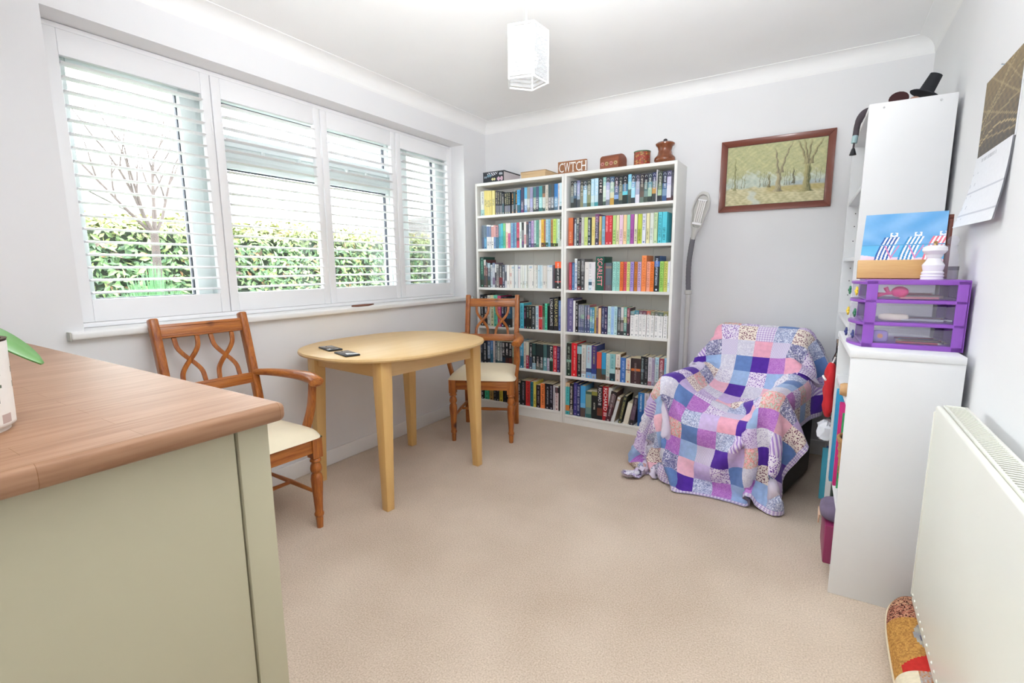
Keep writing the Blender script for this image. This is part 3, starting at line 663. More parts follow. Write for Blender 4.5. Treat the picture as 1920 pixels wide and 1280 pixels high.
# x (mm), width, height, cover colours top to bottom, lettering colour, lettering zone, title
BOOKS = {
"L1": """116 33 185 dfe2da:.75:9fc8c4 889 u
150 19 189 e3d27c 776 m
169 18 188 e2d080 776 m
187 17 186 e4d484 776 m
204 16 185 e2d07e 776 m
226 26 184 e8dc92 776 m
254 21 179 33353f:.62:6a6c78 b8b29a u
276 20 175 2e3036:.62:6b6e78 a9a688 u
297 22 171 30343c:.62:787c86 a8a690 u
320 15 159 2a3038:.5:44606a e8e6e0 u
337 18 162 2d3030:.62:80828c b9b48e u
356 18 161 2c302e:.62:7c7e88 b2b088 u
375 19 160 2b2f30:.62:75778a b5b08a u
403 19 161 2a3034:.6:8a8a90 dba562 u
423 13 160 25525a:.8:2a3036 4a7a80 f
437 15 166 2c3438:.6:9a98a0 e0b060 u
453 25 170 55b0e2:.65:3e6a78 2870b0 u
487 25 182 4a4a68:.5:6c6478:.88:6a3a6a d8d4e0 l
514 25 182 69b6de:.45:c8dce4:.7:6a9cc8 eef l
540 24 178 9a9a92:.45:c2c6c4:.8:8a8a84 dde4e0 l
566 24 177 9c98ba:.45:b0b0d8:.8:a8a2b8 c8ccf0 l
591 24 177 4a8084:.42:b4c0b0:.85:3c4a44 dfe6da l
616 24 179 4c5878:.42:70748c:.8:3a4050 e6e2ea l
641 27 180 49999e:.44:a6dfe0:.85:3f7a7a d0f4f0 l
669 24 180 5c5e58:.3:a8826a:.45:cfd6d0:.85:45605c e8ece4 l
694 23 184 dad4ca 998 f
718 23 182 4c5c60:.48:8e8c8e:.85:4a4c52 e0dce0 l
742 23 183 505456:.48:8c949c:.9:3c4650 e4e8ee l
766 28 185 3f82c6:.55:8ab4d4:.85:5a7890 dcecf6 l
796 12 186 d8d4da 999 f
809 21 187 cfe4ee:.8:dfe6ea:.86:3a5058 7aa 3""",
"L2": """120 21 183 6a7a8c:.5:5a6480 3c4a5c u
142 24 183 7a8c98:.5:62a2cc 46607a u
168 22 185 f2f2f2:.06:6d86b0:.5:efeeee 556 3
191 18 183 eeeef0:.06:7c8aa8:.5:f0f0f2 556 3
210 24 180 f0ece8:.06:d8a29c:.5:f1efec 556 3
235 19 181 d8a8a8:.5:7898c4 556 3
255 25 174 c49094:.5:41708c 3a5a74 u
281 23 186 68a8ba:.5:4aa6c4 2a80a0 l
304 19 190 4fc0d2 1a6a6a l
324 20 189 8fd08c:.3:62c4a0 2a7a4a l
346 23 189 f0e6e4:.35:eccfb6 c4a090 l
370 22 188 f2e8e2:.4:cf6a98 a04878 l
394 19 189 8fc0dc 4a80a8 f
413 16 188 6480b0 48609a f
430 15 189 86bcd4 4a80a4 f
447 24 189 c8506a:.42:d0647a:.6:7c3848:.72:cc4c60 f0d4d8 d
473 20 191 e2ece8:.6:dcf0e4 4a6a5a m
494 16 187 2e3034:.3:8a8c92:.75:5a5a78 b0a 3
512 20 191 f0ecea:.5:e6c0c4:.85:f2eeec c04858 l
533 20 170 4c5058:.4:6a6870:.9:3a3c44 888 l
554 20 190 4a5e8c f0f4f8 f
575 21 196 c9b2dc:.85:6a5a80 8a70a8 f
598 17 197 cfe4e4:.85:50606a 7aa f
616 23 197 6fae9c:.9:4f7a6c 4a8a78 f
641 17 197 f2eedc 998 m
659 21 201 edc04c:.84:5a3a34 b89030 f
681 16 199 b08c2c:.84:6c5a28 a07 f
697 21 199 bcdcee:.84:2a5a4a 7aa8c0 f
719 19 198 88bcd0:.86:6aa4c4 5a94a8 f
739 19 195 b88a58:.86:3a3024 8a6030 f
758 25 198 c6e06c:.88:34382c 90b040 f
784 15 197 bfe0b0:.88:34442c 7aa 3
800 14 196 d8eae4:.8:c8d2c8 8aa f
814 14 195 6a7464:.4:8a927e:.75:c8ccc4 3a4434 f""",
"L3": """96 38 242 27423e:.08:2d5a50:.75:34443c 7ac0a8 u
135 19 220 d8d8d6:.2:6a4a4c:.6:48424a e8c0b8 u
155 17 202 4a6070:.2:6a2a34:.5:5a4a44 c8b8b0 u
173 26 194 a8c0cc:.2:3e4c5c:.7:34483e dfe4e8 u
199 19 180 d8dee2:.3:c4d4e0 889 f
219 24 195 6a7c98:.2:b0b4c0:.6:7c6a88:.88:c0c4ca dfe4ee u
243 13 184 e8e8ea:.35:3a3c48:.75:5a5c68 eee 3
257 21 183 c4c4c4:.15:8e8e90:.5:b0a8a8 4a4a4e f
280 33 179 2c2e36:.55:7c2c34:.85:4a2a34 d8d4d0 u
314 22 177 4a5668:.3:6c7078:.6:4a5068 cfd4da f
337 17 179 b8bcc4:.3:6c7280:.7:d0d4dc 445 m
356 24 177 f0eeec 998 3
380 21 177 f0ece4:.35:e0c4c0:.5:f2eee8 b04838 3
402 21 177 e8eaec:.08:b8d0dc:.16:e8eaea 9ab d
424 18 176 e4eaec 9ab 3
443 13 176 e2eaee 8ab d
457 19 176 e6e6ec:.08:a0a0c4:.16:ece8ea 9ab d
477 19 176 e8ece8 9aa 3
497 16 174 e8ece6:.78:d8dcd0 667 3
514 14 174 e6ecee 8aa 3
529 13 174 e8ece8:.78:dcded4 667 3
543 15 174 e9ece8 8aa d
558 22 175 e8eaea:.06:b4cce0:.14:eceae8 9aa d
581 15 174 ecece8 556 3
597 15 174 eaeae6 8aa d
613 16 172 e6e0da:.2:e8e8e6 9aa f
630 19 173 cfe4ee 6a98b0 d
650 14 173 c9e0ea 6a98b0 3
665 11 173 dfe8ea 8aa 3
676 19 170 e4e0dc:.75:ece8e4 556 3
696 14 170 e0dcd8 9aa 3
711 20 173 d8e0ea:.1:e6e8ea 9aa d
732 24 173 a8c8e0:.1:e8e8ea 9aa d
777 49 197 ff6a34:.24:24282c:.72:e05048:.76:2a2e32 e8e8e8 f""",
"L4": """94 38 252 22262c c8ccd4 f
135 28 247 262a30:.6:a07a68:.75:2a2226 e4e4e8 u
166 28 249 d9dbd4 7a8078 f
195 30 250 dcdcb8 5a604a f
227 35 252 6ccab0 1f8a78 f
264 33 247 c84a78 f0b0c8 f
301 26 240 1f2238:.5:20284a d8dce8 u
328 21 240 22283c c4c8d4 u
351 50 231 2c343c:.25:305a78:.7:22262c 8ab u
402 15 231 dcdcd8 998 f
456 17 206 5a2f3c:.5:3a2a34 c09 f
475 33 197 5cc4dc 1a6a80 f
509 20 177 2c2630 c88ab8 u
531 22 177 2a2e2c 8ab0a0 u
554 21 178 2a2a2a d8d0b0 u
577 34 179 3c4448 c4ccd0 f
613 26 178 cfe6f2:.5:dfe8ec 7ab0d0 f
641 30 183 c8343e:.48:e0c8c4:.56:d84a4c 7a1420 u
672 17 197 1f2224:.5:7c7c80 8a6 f
690 22 200 58cdaa 1a7a60 f
713 16 182 12141a - -
731 34 243 24262c e8e8ea f LYNDA LA PLANTE
767 38 248 26262c d8cc8a f LYNDA LA PLANTE
807 18 225 5a80b8:.5:4a5fa4 8aa8d8 f""",
"L5": """56 25 196 22262c aab u
83 32 198 2c303a aab u
118 40 197 22283a:.4:1f2630 c8c8cc f
159 28 197 4c5c84:.2:7a94b4:.75:2c3440 d8dce4 f
188 26 198 4a7cc0:.4:2f6a88 9ac0e0 u
216 17 199 dcd4d4 6a5a5a 3
235 20 200 4a5862:.4:6c7a80:.8:2f4a54 ccd4d8 f
256 25 202 8c9a94:.35:aab4b0:.8:44646a f0f4f0 f
282 22 202 5c6a72:.4:9aa4a8:.8:345a62 dfe4e8 f
306 29 202 23252c:.65:23384c e4e4e8 u
337 27 202 24262c:.65:4a2620 e6e6ea u
366 30 201 22242a:.65:5a2622 e0e0e4 u
399 20 200 a8b4a0:.6:8a7a54 6a7060 f
423 29 200 3c4450 aab f
456 10 210 e0e4e8 99a f
467 35 214 55b4e4:.55:2f7a9c bfe4f4 u
504 21 212 e2dcd0 a98 f
528 25 211 dcd8c8:.5:b02a4a e8e0e4 l
557 25 207 262a2e:.15:262a2e:.55:44506a e8e8ea u
583 31 205 34504e:.45:223032:.75:9cc4d4 d8e0e0 l
615 32 203 2c3a3a:.45:22282a:.75:6c7068 d8c8c8 l
648 30 202 2a3438:.45:20262a:.75:5c6460 d8d8d8 l
680 30 203 44686a:.5:6aa0aa d4e8ec l
711 23 202 2c3a42:.5:a09cb4 e0dcea l
735 28 201 22262c:.5:7ab0a0:.6:24362e f0f0f0 u BLACK
764 32 200 c42c40:.5:d8323c f4b0b4 f
797 25 198 3c2c58 9a86b8 f""",
"L6": """39 33 114 26282e aab f
74 42 114 1f2426 c8c8cc f
125 39 121 3fae86 0f4a3a f
173 39 126 a88c50 4a3420 f
215 29 128 1f2224 888 f
245 25 129 22262a 9a9a9e u
272 34 129 d8c84a 5a4a10 f
307 42 133 181c22 444 f
350 36 138 26282c 888 f
388 32 141 3a2a2c 999 f
425 25 176 2a1a2c 999 f
452 21 177 22222a e0e0e4 f
474 47 199 1c2224 a8a0b0 f
523 38 201 d83a3a 6a1010 f PETER JAMES
565 26 199 2f7a8c 124a58 f
594 22 204 d8cc5c 7a6a10 l
618 35 180 2a2228 9a9298 f
656 36 198 f58a50 5a2a10 f PETER JAMES
696 38 200 22222a aaaab0 f
735 29 200 24222e 9a98b0 f
766 14 195 d0ccd4 889 f
782 29 192 e4e0de:.06:2a3034:.28:e8d8d8 a06a72 f
813 7 187 1c1a1e a88 3""",
"R1": """897 23 184 2c2e30:.2:70726a:.55:74848a:.8:363c3a c8c8c0 c
921 22 184 3a4048:.1:8aa0b0:.45:4c6a88:.65:363c40 d8dce0 c
944 24 185 6a6a94:.1:a0a8d0:.5:a0b0c4:.7:50585c d8d8e8 c
969 23 181 33362f:.2:6a6c58:.45:8a8a78:.8:8c8c70 dcd8cc c
993 28 180 39424c:.2:78a0bc:.35:b4dcee:.85:7a98a4 e8ecf0 c
1022 27 180 3c4440:.2:90988c:.5:8c9476:.85:5c6448 dcdcd0 c
1051 24 184 b0d8ec:.6:cfe4e8:.85:a0c8cc e8f0f4 c
1076 27 186 b6dcf0:.6:c8e0ea:.85:4a9aa4 e8f0f4 c
1105 31 183 25272c:.6:40444a ecdfe0 c
1137 22 187 8cc0bc:.3:d2e4d8:.7:b8ccc0:.85:4a5c54 e8ece4 c
1160 27 186 3f4450:.2:a8b0d4:.45:cfd4e4:.8:848a98 e0e0ee c
1188 29 185 4c6a8c:.2:a8c4b4:.55:d8d8b8:.75:c8a050 e4e8e4 c
1218 31 184 28242e:.35:5a6c90:.65:86a8d8:.8:34444c d8ccd8 c
1249 26 183 2a3030:.3:7a8070:.6:90907c:.85:3c4a48 d0d0c4 c
1276 35 184 22242c:.3:4a7aa0:.55:6cd0e0:.68:2c3634 d4d4d4 c
1312 23 188 80c8e4:.25:a8d8d4:.5:5c6c68:.7:4c5450 c0e8f0 c
1336 26 184 363a46:.25:86b0d4:.45:a4dcf0:.8:3c4248 d8e0e8 c
1363 28 183 3a3a4c:.25:a4b0bc:.5:aab0cc:.7:e0dce8 d0c8dc c
1393 26 183 302c34:.35:5c5650:.6:6a5c54:.8:6a7c74 d8d0c8 c
1420 25 182 2c2a38:.3:5c7c7c:.6:7c9694:.8:48544c c8d0cc c
1446 26 182 34404c:.3:6a94a4:.5:a4c4b0:.8:303a38 d0dcdc c
1473 25 184 2c3460:.3:7a8c8c:.52:c89a58:.72:40484a d0d0e0 c
1499 6 198 dcdce4 - -
1509 26 185 3c443c:.4:6c8068:.6:a8c0a0:.8:34343c d8d8d0 c
1537 29 184 262c44:.4:4c6c94:.6:7c98b8:.82:3c5888 c8d0e0 c
1567 27 184 5a5878:.2:c0bcdc:.5:dcdae6:.9:5a3038 e8e8f0 c
1596 11 185 33303c:.4:5c5a68:.85:4a2a2c 889 f
1608 14 191 4a4c40:.3:c8c8b0:.5:4a4c40:.6:c0c4a0 889 f""",
"R2": """884 35 196 d87040:.4:d86a3c:.9:c84a34 e8b090 l
920 7 194 5a1a2a - -
928 16 190 3c5060:.2:9cb0c0:.75:b8c4c8 e0e4e8 u
945 18 194 a8a090:.2:2c3840 dfe4e4 f
964 16 191 1f2024:.15:4c3a4c:.5:6a4660 c4b8c8 u
982 20 194 d0d0cc aaa f
1004 27 193 c8d880 8a9a50 3
1032 25 188 2a3038:.5:3a4a4c:.9:2a2c40 dfe4e4 f
1059 26 192 e8d88c d0b048 m
1086 28 209 7a4070:.25:3a344c c0b8d4 f
1116 18 193 d8b878:.5:c8b070:.85:e09a60 8a8a50 l
1136 21 193 7aaccc:.45:a0c8e0:.7:88b4d0 5a8cb0 l
1160 24 195 d83844:.5:c83a44 f4a8a8 u
1185 25 194 d83440:.5:c83844 f0a0a4 u
1213 23 193 b8d888 4a7a3a l
1239 20 193 e4dcb4 5a5a44 l
1261 25 193 e8c8dc 9a7088 l
1288 23 192 f0cfa0 8a6a40 l
1313 22 191 9cd8b8 2a5a48 l
1337 23 192 a858a8 6a2a6c l
1363 21 192 e8e4cc 5a5a4c l
1387 27 191 c0cf50 6a7a20 l
1416 24 192 dcdce8:.4:e0e4f0 6a80b0 u
1443 21 193 eae4b8 8a8a50 l
1467 24 194 e0e4dc 8a98a0 l
1493 23 194 c8dcb0 8aa080 u
1521 24 196 60ccdc 2a8aa0 f
1547 29 195 58cce0 1a6a7c l""",
"R3": """890 23 198 b83a4c d87080 f
914 18 195 3f70ac:.1:3f78b4 9ac0dc f
933 21 224 e8ecf2:.4:d8e0f0 6a80b8 f
955 29 221 2c2c2e:.88:8a3a48 c8ccc8 f
984 26 221 6a6a6e:.2:8a8a8c:.4:4c4c50 b8b8bc f
1012 30 199 e6e2e0 a8a0a0 d
1043 25 198 e8e6ea:.6:c8d8e4:.7:3c5a74:.82:d4e4f0 b0b0b8 u
1069 25 198 e8e4ea b8b0b8 3
1096 61 234 1f5a4c ff9aa8 f SCARLETT
1158 8 188 7a3040 - -
1167 46 191 5a6470:.12:8a7c74:.2:5c6874:.8:6a6068 7a7a80 3
1219 26 199 a4dcd4 5a9a90 f ANN CLEEVES
1246 24 198 a0dcd0 5a9a8c f ANN CLEEVES
1273 23 197 e87a3c b84a20 f ANN CLEEVES
1297 23 197 d8586a a03048 f ANN CLEEVES
1321 22 196 d8dc88 7a8a40 f ANN CLEEVES
1344 25 196 b09ce0 5a4a98 f ANN CLEEVES
1373 21 196 c87a34 8a4a18 f ANN CLEEVES
1395 24 195 d4b4dc 5a4a6c f ANN CLEEVES
1422 31 236 f89458 d86a34 f ANN CLEEVES
1455 23 196 f4a890 b87060 f ANN CLEEVES
1479 26 196 f08038 b85a20 f ANN CLEEVES
1506 34 232 22283c:.15:4a70b8:.3:25272e c8d8f0 f
1542 25 197 a4d46c 5a8a34 f ANN CLEEVES
1568 25 196 cfd06c 8a8a34 f ANN CLEEVES
1594 14 196 eeeaf2:.6:dce8f4 889 3
1609 12 190 3a3c64:.5:88b0c8:.85:3a3a44 99a f""",
"R4": """879 46 245 6a6494 b4aed0 f
928 16 230 ecebee - -
945 19 227 1e1f24 e0e0e4 f
966 17 202 84889a:.25:8c90a0:.45:5c6484 c4c8d4 f
984 15 202 7a8090:.35:7aa890:.5:58648c c4c8d4 f
999 16 201 848898:.35:8ab8a0:.5:545c80 c4c8d4 f
1017 18 200 6c7490:.4:504a70:.55:525a80 b8bcd0 f
1036 19 200 787c98:.35:c87a88:.5:545c84 c8ccd8 f
1057 18 185 4a90b8:.35:6cc0a8:.55:3a86a8 dfecec f
1076 15 183 4a98b8:.45:80c0dc:.6:3a80b0 dfecec f
1092 13 191 c8b878:.5:b89a48 8a7a40 f
1106 15 193 a8a098:.4:8a6078:.7:786070 555 f
1123 19 182 f0c8a0 c89a70 -
1145 23 196 2f3254:.4:3a4a6c:.6:2c2e54 aab0cc f
1169 20 195 34305a c8b8c8 f
1191 23 198 c8e4ec:.3:cfe8e8 8ab0b8 f
1215 22 196 a8ccf0 86b0e0 f
1238 23 198 b4d8e4:.3:c4e0e4 7aa4b0 f
1263 23 193 4c5c74:.35:3c4038:.6:6c6c64:.85:34363c a8b0b8 f
1287 19 194 dcd8d8:.45:443c3a:.55:a89898:.85:3c3c40 8a8a90 m
1307 22 196 7ab4a8:.35:a8b870:.55:6a9c98:.85:34504c cfe0dc f
1331 20 191 8c4a58:.3:6c3a48:.5:4c3c48:.9:2a2a34 e0b0b8 u
1353 29 171 78a0a8:.1:5c7a78:.16:f1f0f0 b8b8bc f
1383 29 178 4c8ca0:.16:f1f0f0 b8b8bc f
1413 24 177 7a5a68:.14:f2f1f1 b8b8bc f
1438 26 176 6a3a4c:.14:f2f1f1 b8b8bc f
1466 25 176 c86a5c:.14:f1f0f0 b8b8bc f
1492 26 174 7a7a60:.15:f2f1f1 b8b8bc f
1519 25 172 6c7068:.14:f2f1f1 b8b8bc f
1545 31 171 607068:.15:f1f0f0 b8b8bc f
1578 28 173 8c8c5c:.14:f2f1f1 b8b8bc f
1608 17 172 5c5c50:.14:ecebe8 b8b8bc f""",
"R5": """879 36 246 2a2e2c:.5:8ac0b0:.58:24382f 9aa89a f
916 44 248 e02430 f4b0a8 f
962 35 240 4c5860:.05:8ac8d8:.28:22242a a8b0a8 f
998 35 242 d8d8d4:.8:b8b0b4:.88:d4e4ec b0a8a4 f
1034 40 242 bcd8e4:.7:3c4c78:.82:7aacdc c89aa8 u
1076 38 242 4c3a78:.7:34488c:.85:8aa8d4 b0a878 u
1116 35 199 e05a48:.6:5a4a3c c83a30 -
1153 32 198 3498cc:.6:3a6c7c:.8:4a4038 70c0e8 -
1187 27 194 d0dcd4:.85:b8a8a8 8aa8a0 f
1215 40 195 8cc0c4:.55:a8d4d8:.72:1f3a48 5a98a0 u
1257 35 195 e8dcd0:.48:6a4a28:.56:e4d4cc c0a090 f
1294 37 176 4474bc 9ab8e4 f
1333 34 173 e4dccc:.44:6c6860:.48:dcd4bc c86a50 u
1368 66 178 3a2e30:.4:d07038:.5:4a3438 8a7a78 f
1436 26 196 2a2c30:.45:5c6878:.55:2a2c30 9aa f
1464 22 194 2c2e32 8a8c90 f
1488 24 195 d0ccd4:.85:a86a78 8a8a98 f
1513 19 191 b4a8c0:.85:9a9ab0 7a6a90 f
1533 26 199 b4d4e4:.25:d0dce0:.85:a8a8ac 7a98a8 f
1563 31 194 9c4858:.4:8c7078 e0c0c4 f
1595 25 199 9cc4dc 6a98b8 f""",
"R6": """873 32 244 e0b890:.12:55bcc0:.7:d88440:.88:4ab0b8 2a8a90 u
906 28 240 24201f:.8:8a8a80 d8d0c8 f
936 29 251 3f3a80 8a80c4 f
966 26 243 2a3060 a8acd0 f
994 39 236 4aa4dc:.55:6cb4e4:.7:5a4c48 9cd0f0 -
1035 44 199 3c584c:.1:8a9a80:.6:6a8a84:.85:3a6868 a0b090 -
1081 44 203 8c8a40:.14:24282a c8c8bc m
1125 40 249 26222a:.65:6a3a2c:.88:22222a e8e8ea u RICHARD III
1167 45 253 b02028:.7:a8202a f8eeee f RICHARD III
1207 32 246 d8d8d6 8a8a8a 3
1425 44 240 2f7ac0:.5:2a5fa4 cfe4f4 u
1470 32 242 cfccd4 a8889a f
1504 20 241 c8c8d8 998 f
1518 46 225 b04a28 d88 f""",
}

NAMES = {'black': '1c1c20', 'charcoal': '34363a', 'dark grey': '505458', 'grey': '808488', 'pale grey': 'b8bcc0', 'white': 'eeeeee', 'cream': 'e8e2cc', 'beige': 'd0bc98', 'brown': '6a4a3c', 'tan': 'b08a58',
         'red': 'd03238', 'dark red': '8a2a34', 'maroon': '5a2430', 'orange': 'ec8040', 'peach': 'f2bc98', 'yellow': 'e2cf6a', 'mustard': 'c09a34', 'lime': 'c0d86a', 'green': '6cae7c', 'pale green': 'c0dcb8',
         'dark green': '2c4a40', 'teal': '3a8a90', 'turquoise': '58c8d0', 'pale blue': 'b8d8ec', 'sky blue': '68b4e0', 'blue': '4478bc', 'navy': '26304c', 'slate blue': '5c6c84', 'lavender': 'b4a8d4', 'purple': '5a4a8c',
         'violet': 'a858a8', 'pink': 'e0a8c0', 'rose': 'cc5a74', 'mint': 'a8dcd0', 'olive': '7c7c4c'}
_nl = {k: [int(v[i:i + 2], 16) for i in (0, 2, 4)] for k, v in NAMES.items()}
def colour_name(h):
    if len(h) == 3: h = ''.join(c + c for c in h)
    q = [int(h[i:i + 2], 16) for i in (0, 2, 4)]
    return min(_nl, key=lambda k: sum(w * (a - b) ** 2 for w, a, b in zip((2, 4, 3), q, _nl[k])))
ONES = 'first second third fourth fifth sixth seventh eighth ninth tenth eleventh twelfth thirteenth fourteenth fifteenth sixteenth seventeenth eighteenth nineteenth'.split()
def ordinal(n):
    if n < 20: return ONES[n - 1]
    return {2: 'twent', 3: 'thirt'}[n // 10] + ('ieth' if n % 10 == 0 else 'y-' + ONES[n % 10 - 1])
ROWS = ('top', 'second', 'third', 'fourth', 'fifth', 'bottom')

def bookcase(x0, zs, label):
    t = thing('bookcase', label, 'bookcase', (x0, -BD, 0))
    th = 0.018
    for a in (0.0015, BW - th - 0.0015): MB().box(a, a + th, 0, BD, 0, BH).build('side_panel', M['white_lam'], t, bevel=0.0012)
    MB().box(th + 0.0015, BW - th - 0.0015, 0, BD, BH - 0.021, BH).build('top_panel', M['white_lam'], t, bevel=0.0012)
    for z in zs: MB().box(th + 0.0015, BW - th - 0.0015, 0.0, BD - 0.006, z - 0.019, z).build('shelf', M['white_lam'], t, bevel=0.0012)
    MB().box(th + 0.0015, BW - th - 0.0015, 0.004, 0.02, 0, zs[-1] - 0.019).build('plinth', M['white_lam'], t)
    w = (BW - 2 * th - 0.003) / 4
    for k in range(4): MB().box(th + 0.0015 + w * k + 0.0006, th + 0.0015 + w * (k + 1) - 0.0006, BD - 0.005, BD - 0.002, 0.02, BH - 0.02).build('back_board', M['white_lam'], t)
    return t
bookcase(BX0, SHELF_Z['L'], 'white six shelf bookcase full of paperbacks, the one closer to the window')
bookcase(BX0 + BW, SHELF_Z['R'], 'white six shelf bookcase full of paperbacks, the one beside the floor lamp')

brng = random.Random(11)
def lettering_mesh(b, w, h, zone, col, rnd):
    """rows of small strokes where the print is too small to read"""
    z0, z1 = {'u': (0.05, 0.56), 'l': (0.5, 0.9), 'm': (0.36, 0.66), 'f': (0.07, 0.82), 'd': (0.22, 0.26), '3': (0.7, 0.88), 'c': (0.05, 0.5)}[zone]
    lh = min(w * 0.52, 0.014) * rnd.uniform(0.85, 1.1); cx = w / 2 + rnd.uniform(-0.08, 0.08) * w
    z = z0; q = 0
    while z < z1 - 0.02:
        adv = lh * rnd.uniform(0.45, 0.8) / h
        if rnd.random() < 0.12: z += adv; continue
        s = lh * 0.16 / h; ya = -0.0005
        def st(xa, xb, za, zb): b.quad((xa, ya, h * (1 - zb)), (xb, ya, h * (1 - zb)), (xb, ya, h * (1 - za)), (xa, ya, h * (1 - za)), col)
        xa, xb = cx - lh / 2, cx + lh / 2
        st(xa, xb, z, z + s)
        k = rnd.randrange(4)
        if k in (0, 1): st(xb - lh * 0.16, xb, z + s, z + adv * 0.75)
        if k in (0, 2): st(xa, xa + lh * 0.16, z + s, z + adv * 0.75)
        if k in (1, 3): st(cx - lh * 0.08, cx + lh * 0.08, z + s, z + adv * 0.7)
        if k in (2, 3): st(xa, xb, z + adv * 0.6, z + adv * 0.6 + s)
        z += adv; q += 1
    if zone in 'fu' and w > 0.014:          # imprint mark near the foot
        m = min(0.0055, w * 0.22); zz = h * 0.055
        b.quad((w / 2 - m, -0.0005, zz - m), (w / 2 + m, -0.0005, zz - m), (w / 2 + m, -0.0005, zz + m), (w / 2 - m, -0.0005, zz + m), col)
    return b
def put_text(b, s, w, h, z0, z1, col, fill=0.6):
    """words running down a spine, filling z0..z1 of its height"""
    vs, fs, asp = text_mesh(s); L = (z1 - z0) * h; hh = min(w * fill, L / asp * 2.0)
    cx = w / 2
    b.add([(cx - hh / 2 + y * hh, -0.0006, h * (1 - z0) - x * L) for x, y in vs], fs, col)
def book(x, y, z, w, h, cols, lc, zone, title, label, group, rot=None):
    d = min(0.62 * h if h < 0.205 else 0.66 * h, 0.20)
    hard = h > 0.205; ct = 0.0026 if hard else 0.0009; ov = 0.003 if hard else 0.0
    st = cols.split(':'); bands = [st[0]]; cuts = []
    for i in range(1, len(st), 2): cuts.append(float(st[i])); bands.append(st[i + 1])
    b = MB(); edges = [0.0] + cuts + [1.0]
    for k, c in enumerate(bands):
        b.box(0, w, 0, ct + 0.0006, h * (1 - edges[k + 1]), h * (1 - edges[k]), c)
    side = bands[0] if len(bands) < 3 else bands[len(bands) // 2]
    b.box(0, ct, ct, d, 0, h, side); b.box(w - ct, w, ct, d, 0, h, side)
    o = b.build('book', M['cover'])
    tag(o, label, 'book', group)
    o.location = (x, y, z)
    if rot is not None: o.rotation_euler = rot
    MB().box(ct + 0.0002, w - ct - 0.0002, ct, d - ov, ov, h - ov - 0.0006).build('pages', M['pages'], o)
    b = MB()
    if title and title != 'C': put_text(b, title, w, h, 0.05, 0.86 if zone == 'f' else 0.56, lc)
    elif zone == 'c':
        vs, fs, asp = text_mesh('C'); s = min(w * 0.6, 0.016)
        b.add([(w / 2 - s / 2 + yy * s, -0.0006, h * 0.95 - xx * s * 0.9) for xx, yy in vs], fs, lc)
        lettering_mesh(b, w, h * 0.88, 'c', lc, brng)
    elif zone != '-' and lc != '-' and w > 0.008: lettering_mesh(b, w, h, zone, lc, brng)
    if b.f: b.build('lettering', M['cover'], o)
    return o
YS = -0.243
for key, txt in BOOKS.items():
    rows = [r.split(' ', 6) for r in txt.split('\n')]
    zsh = SHELF_Z[key[0]][int(key[1]) - 1]; nb = len(rows)
    side = 'window-side' if key[0] == 'L' else 'lamp-side'; row = ROWS[int(key[1]) - 1]
    xs = [[float(r[0]) / 1000, float(r[0]) / 1000 + float(r[1]) / 1000] for r in rows]
    for i in range(nb - 1):
        if xs[i][1] > xs[i + 1][0]: m = (xs[i][1] + xs[i + 1][0]) / 2; xs[i][1] = m; xs[i + 1][0] = m
    lo, hi = (BX0 + 0.0205, BX0 + BW - 0.0205) if key[0] == 'L' else (BX0 + BW + 0.0205, BX0 + 2 * BW - 0.0205)
    for i, r in enumerate(rows):
        a, c = max(xs[i][0], lo), min(xs[i][1], hi)
        if c - a < 0.004: continue
        h = float(r[2]) / 1000
        if key == 'L6' and h < 0.16 or key == 'L5' and i < 12: h = 0.196 if key == 'L5' else 0.178
        st = r[3].split(':'); c1 = colour_name(st[0]); c2 = colour_name(st[2 if len(st) > 2 and float(st[1]) > 0.15 else (4 if len(st) > 4 else 2)]) if len(st) > 2 else c1
        cn = c1 if c1 == c2 else c1 + ' and ' + c2
        lab = f"{cn} {'hardback' if h > 0.205 else 'paperback'}, {ordinal(i + 1)} from window end, {row} shelf of {side} bookcase"
        book(a + 0.0003, YS + brng.uniform(-0.002, 0.004), zsh, c - a - 0.0006, h, r[3], r[4], r[5], r[6] if len(r) > 6 else '', lab, f'books on the {row} shelf of the {side} bookcase')
# leaning books on the bottom shelf
def leaning(x, w, h, cols, lc, zone, deg, label):
    o = book(x, YS, SHELF_Z['R'][5] + 0.0, w, h, cols, lc, zone, '', label, 'books on the bottom shelf of the lamp-side bookcase', (0, math.radians(deg), 0))
    return o
leaning(1.188, 0.041, 0.232, '2a2428:.1:6c5c60:.45:7a5a58:.5:4a2430', 'b8a8ac', 'f', 11, 'thick maroon book leaning at a slant on the bottom shelf')
leaning(1.233, 0.022, 0.196, 'e8e8ea:.08:c8b090:.14:dcdcde', '-', '-', 14, 'thin white book leaning against the thick maroon one')
leaning(1.285, 0.024, 0.21, '2a302a:.03:3a4038', 'b8b070', 'f', 11, 'dark green book with gold lettering leaning on the bottom shelf')
leaning(1.322, 0.034, 0.165, 'ece6d4', '-', '-', 12, 'cream book leaning beside the dark green one on the bottom shelf')
leaning(1.368, 0.03, 0.205, '3a303c:.3:6a5468:.8:2a242a', '8a7a8a', 'u', 8, 'dark purple book leaning toward the bright blue one on the bottom shelf')

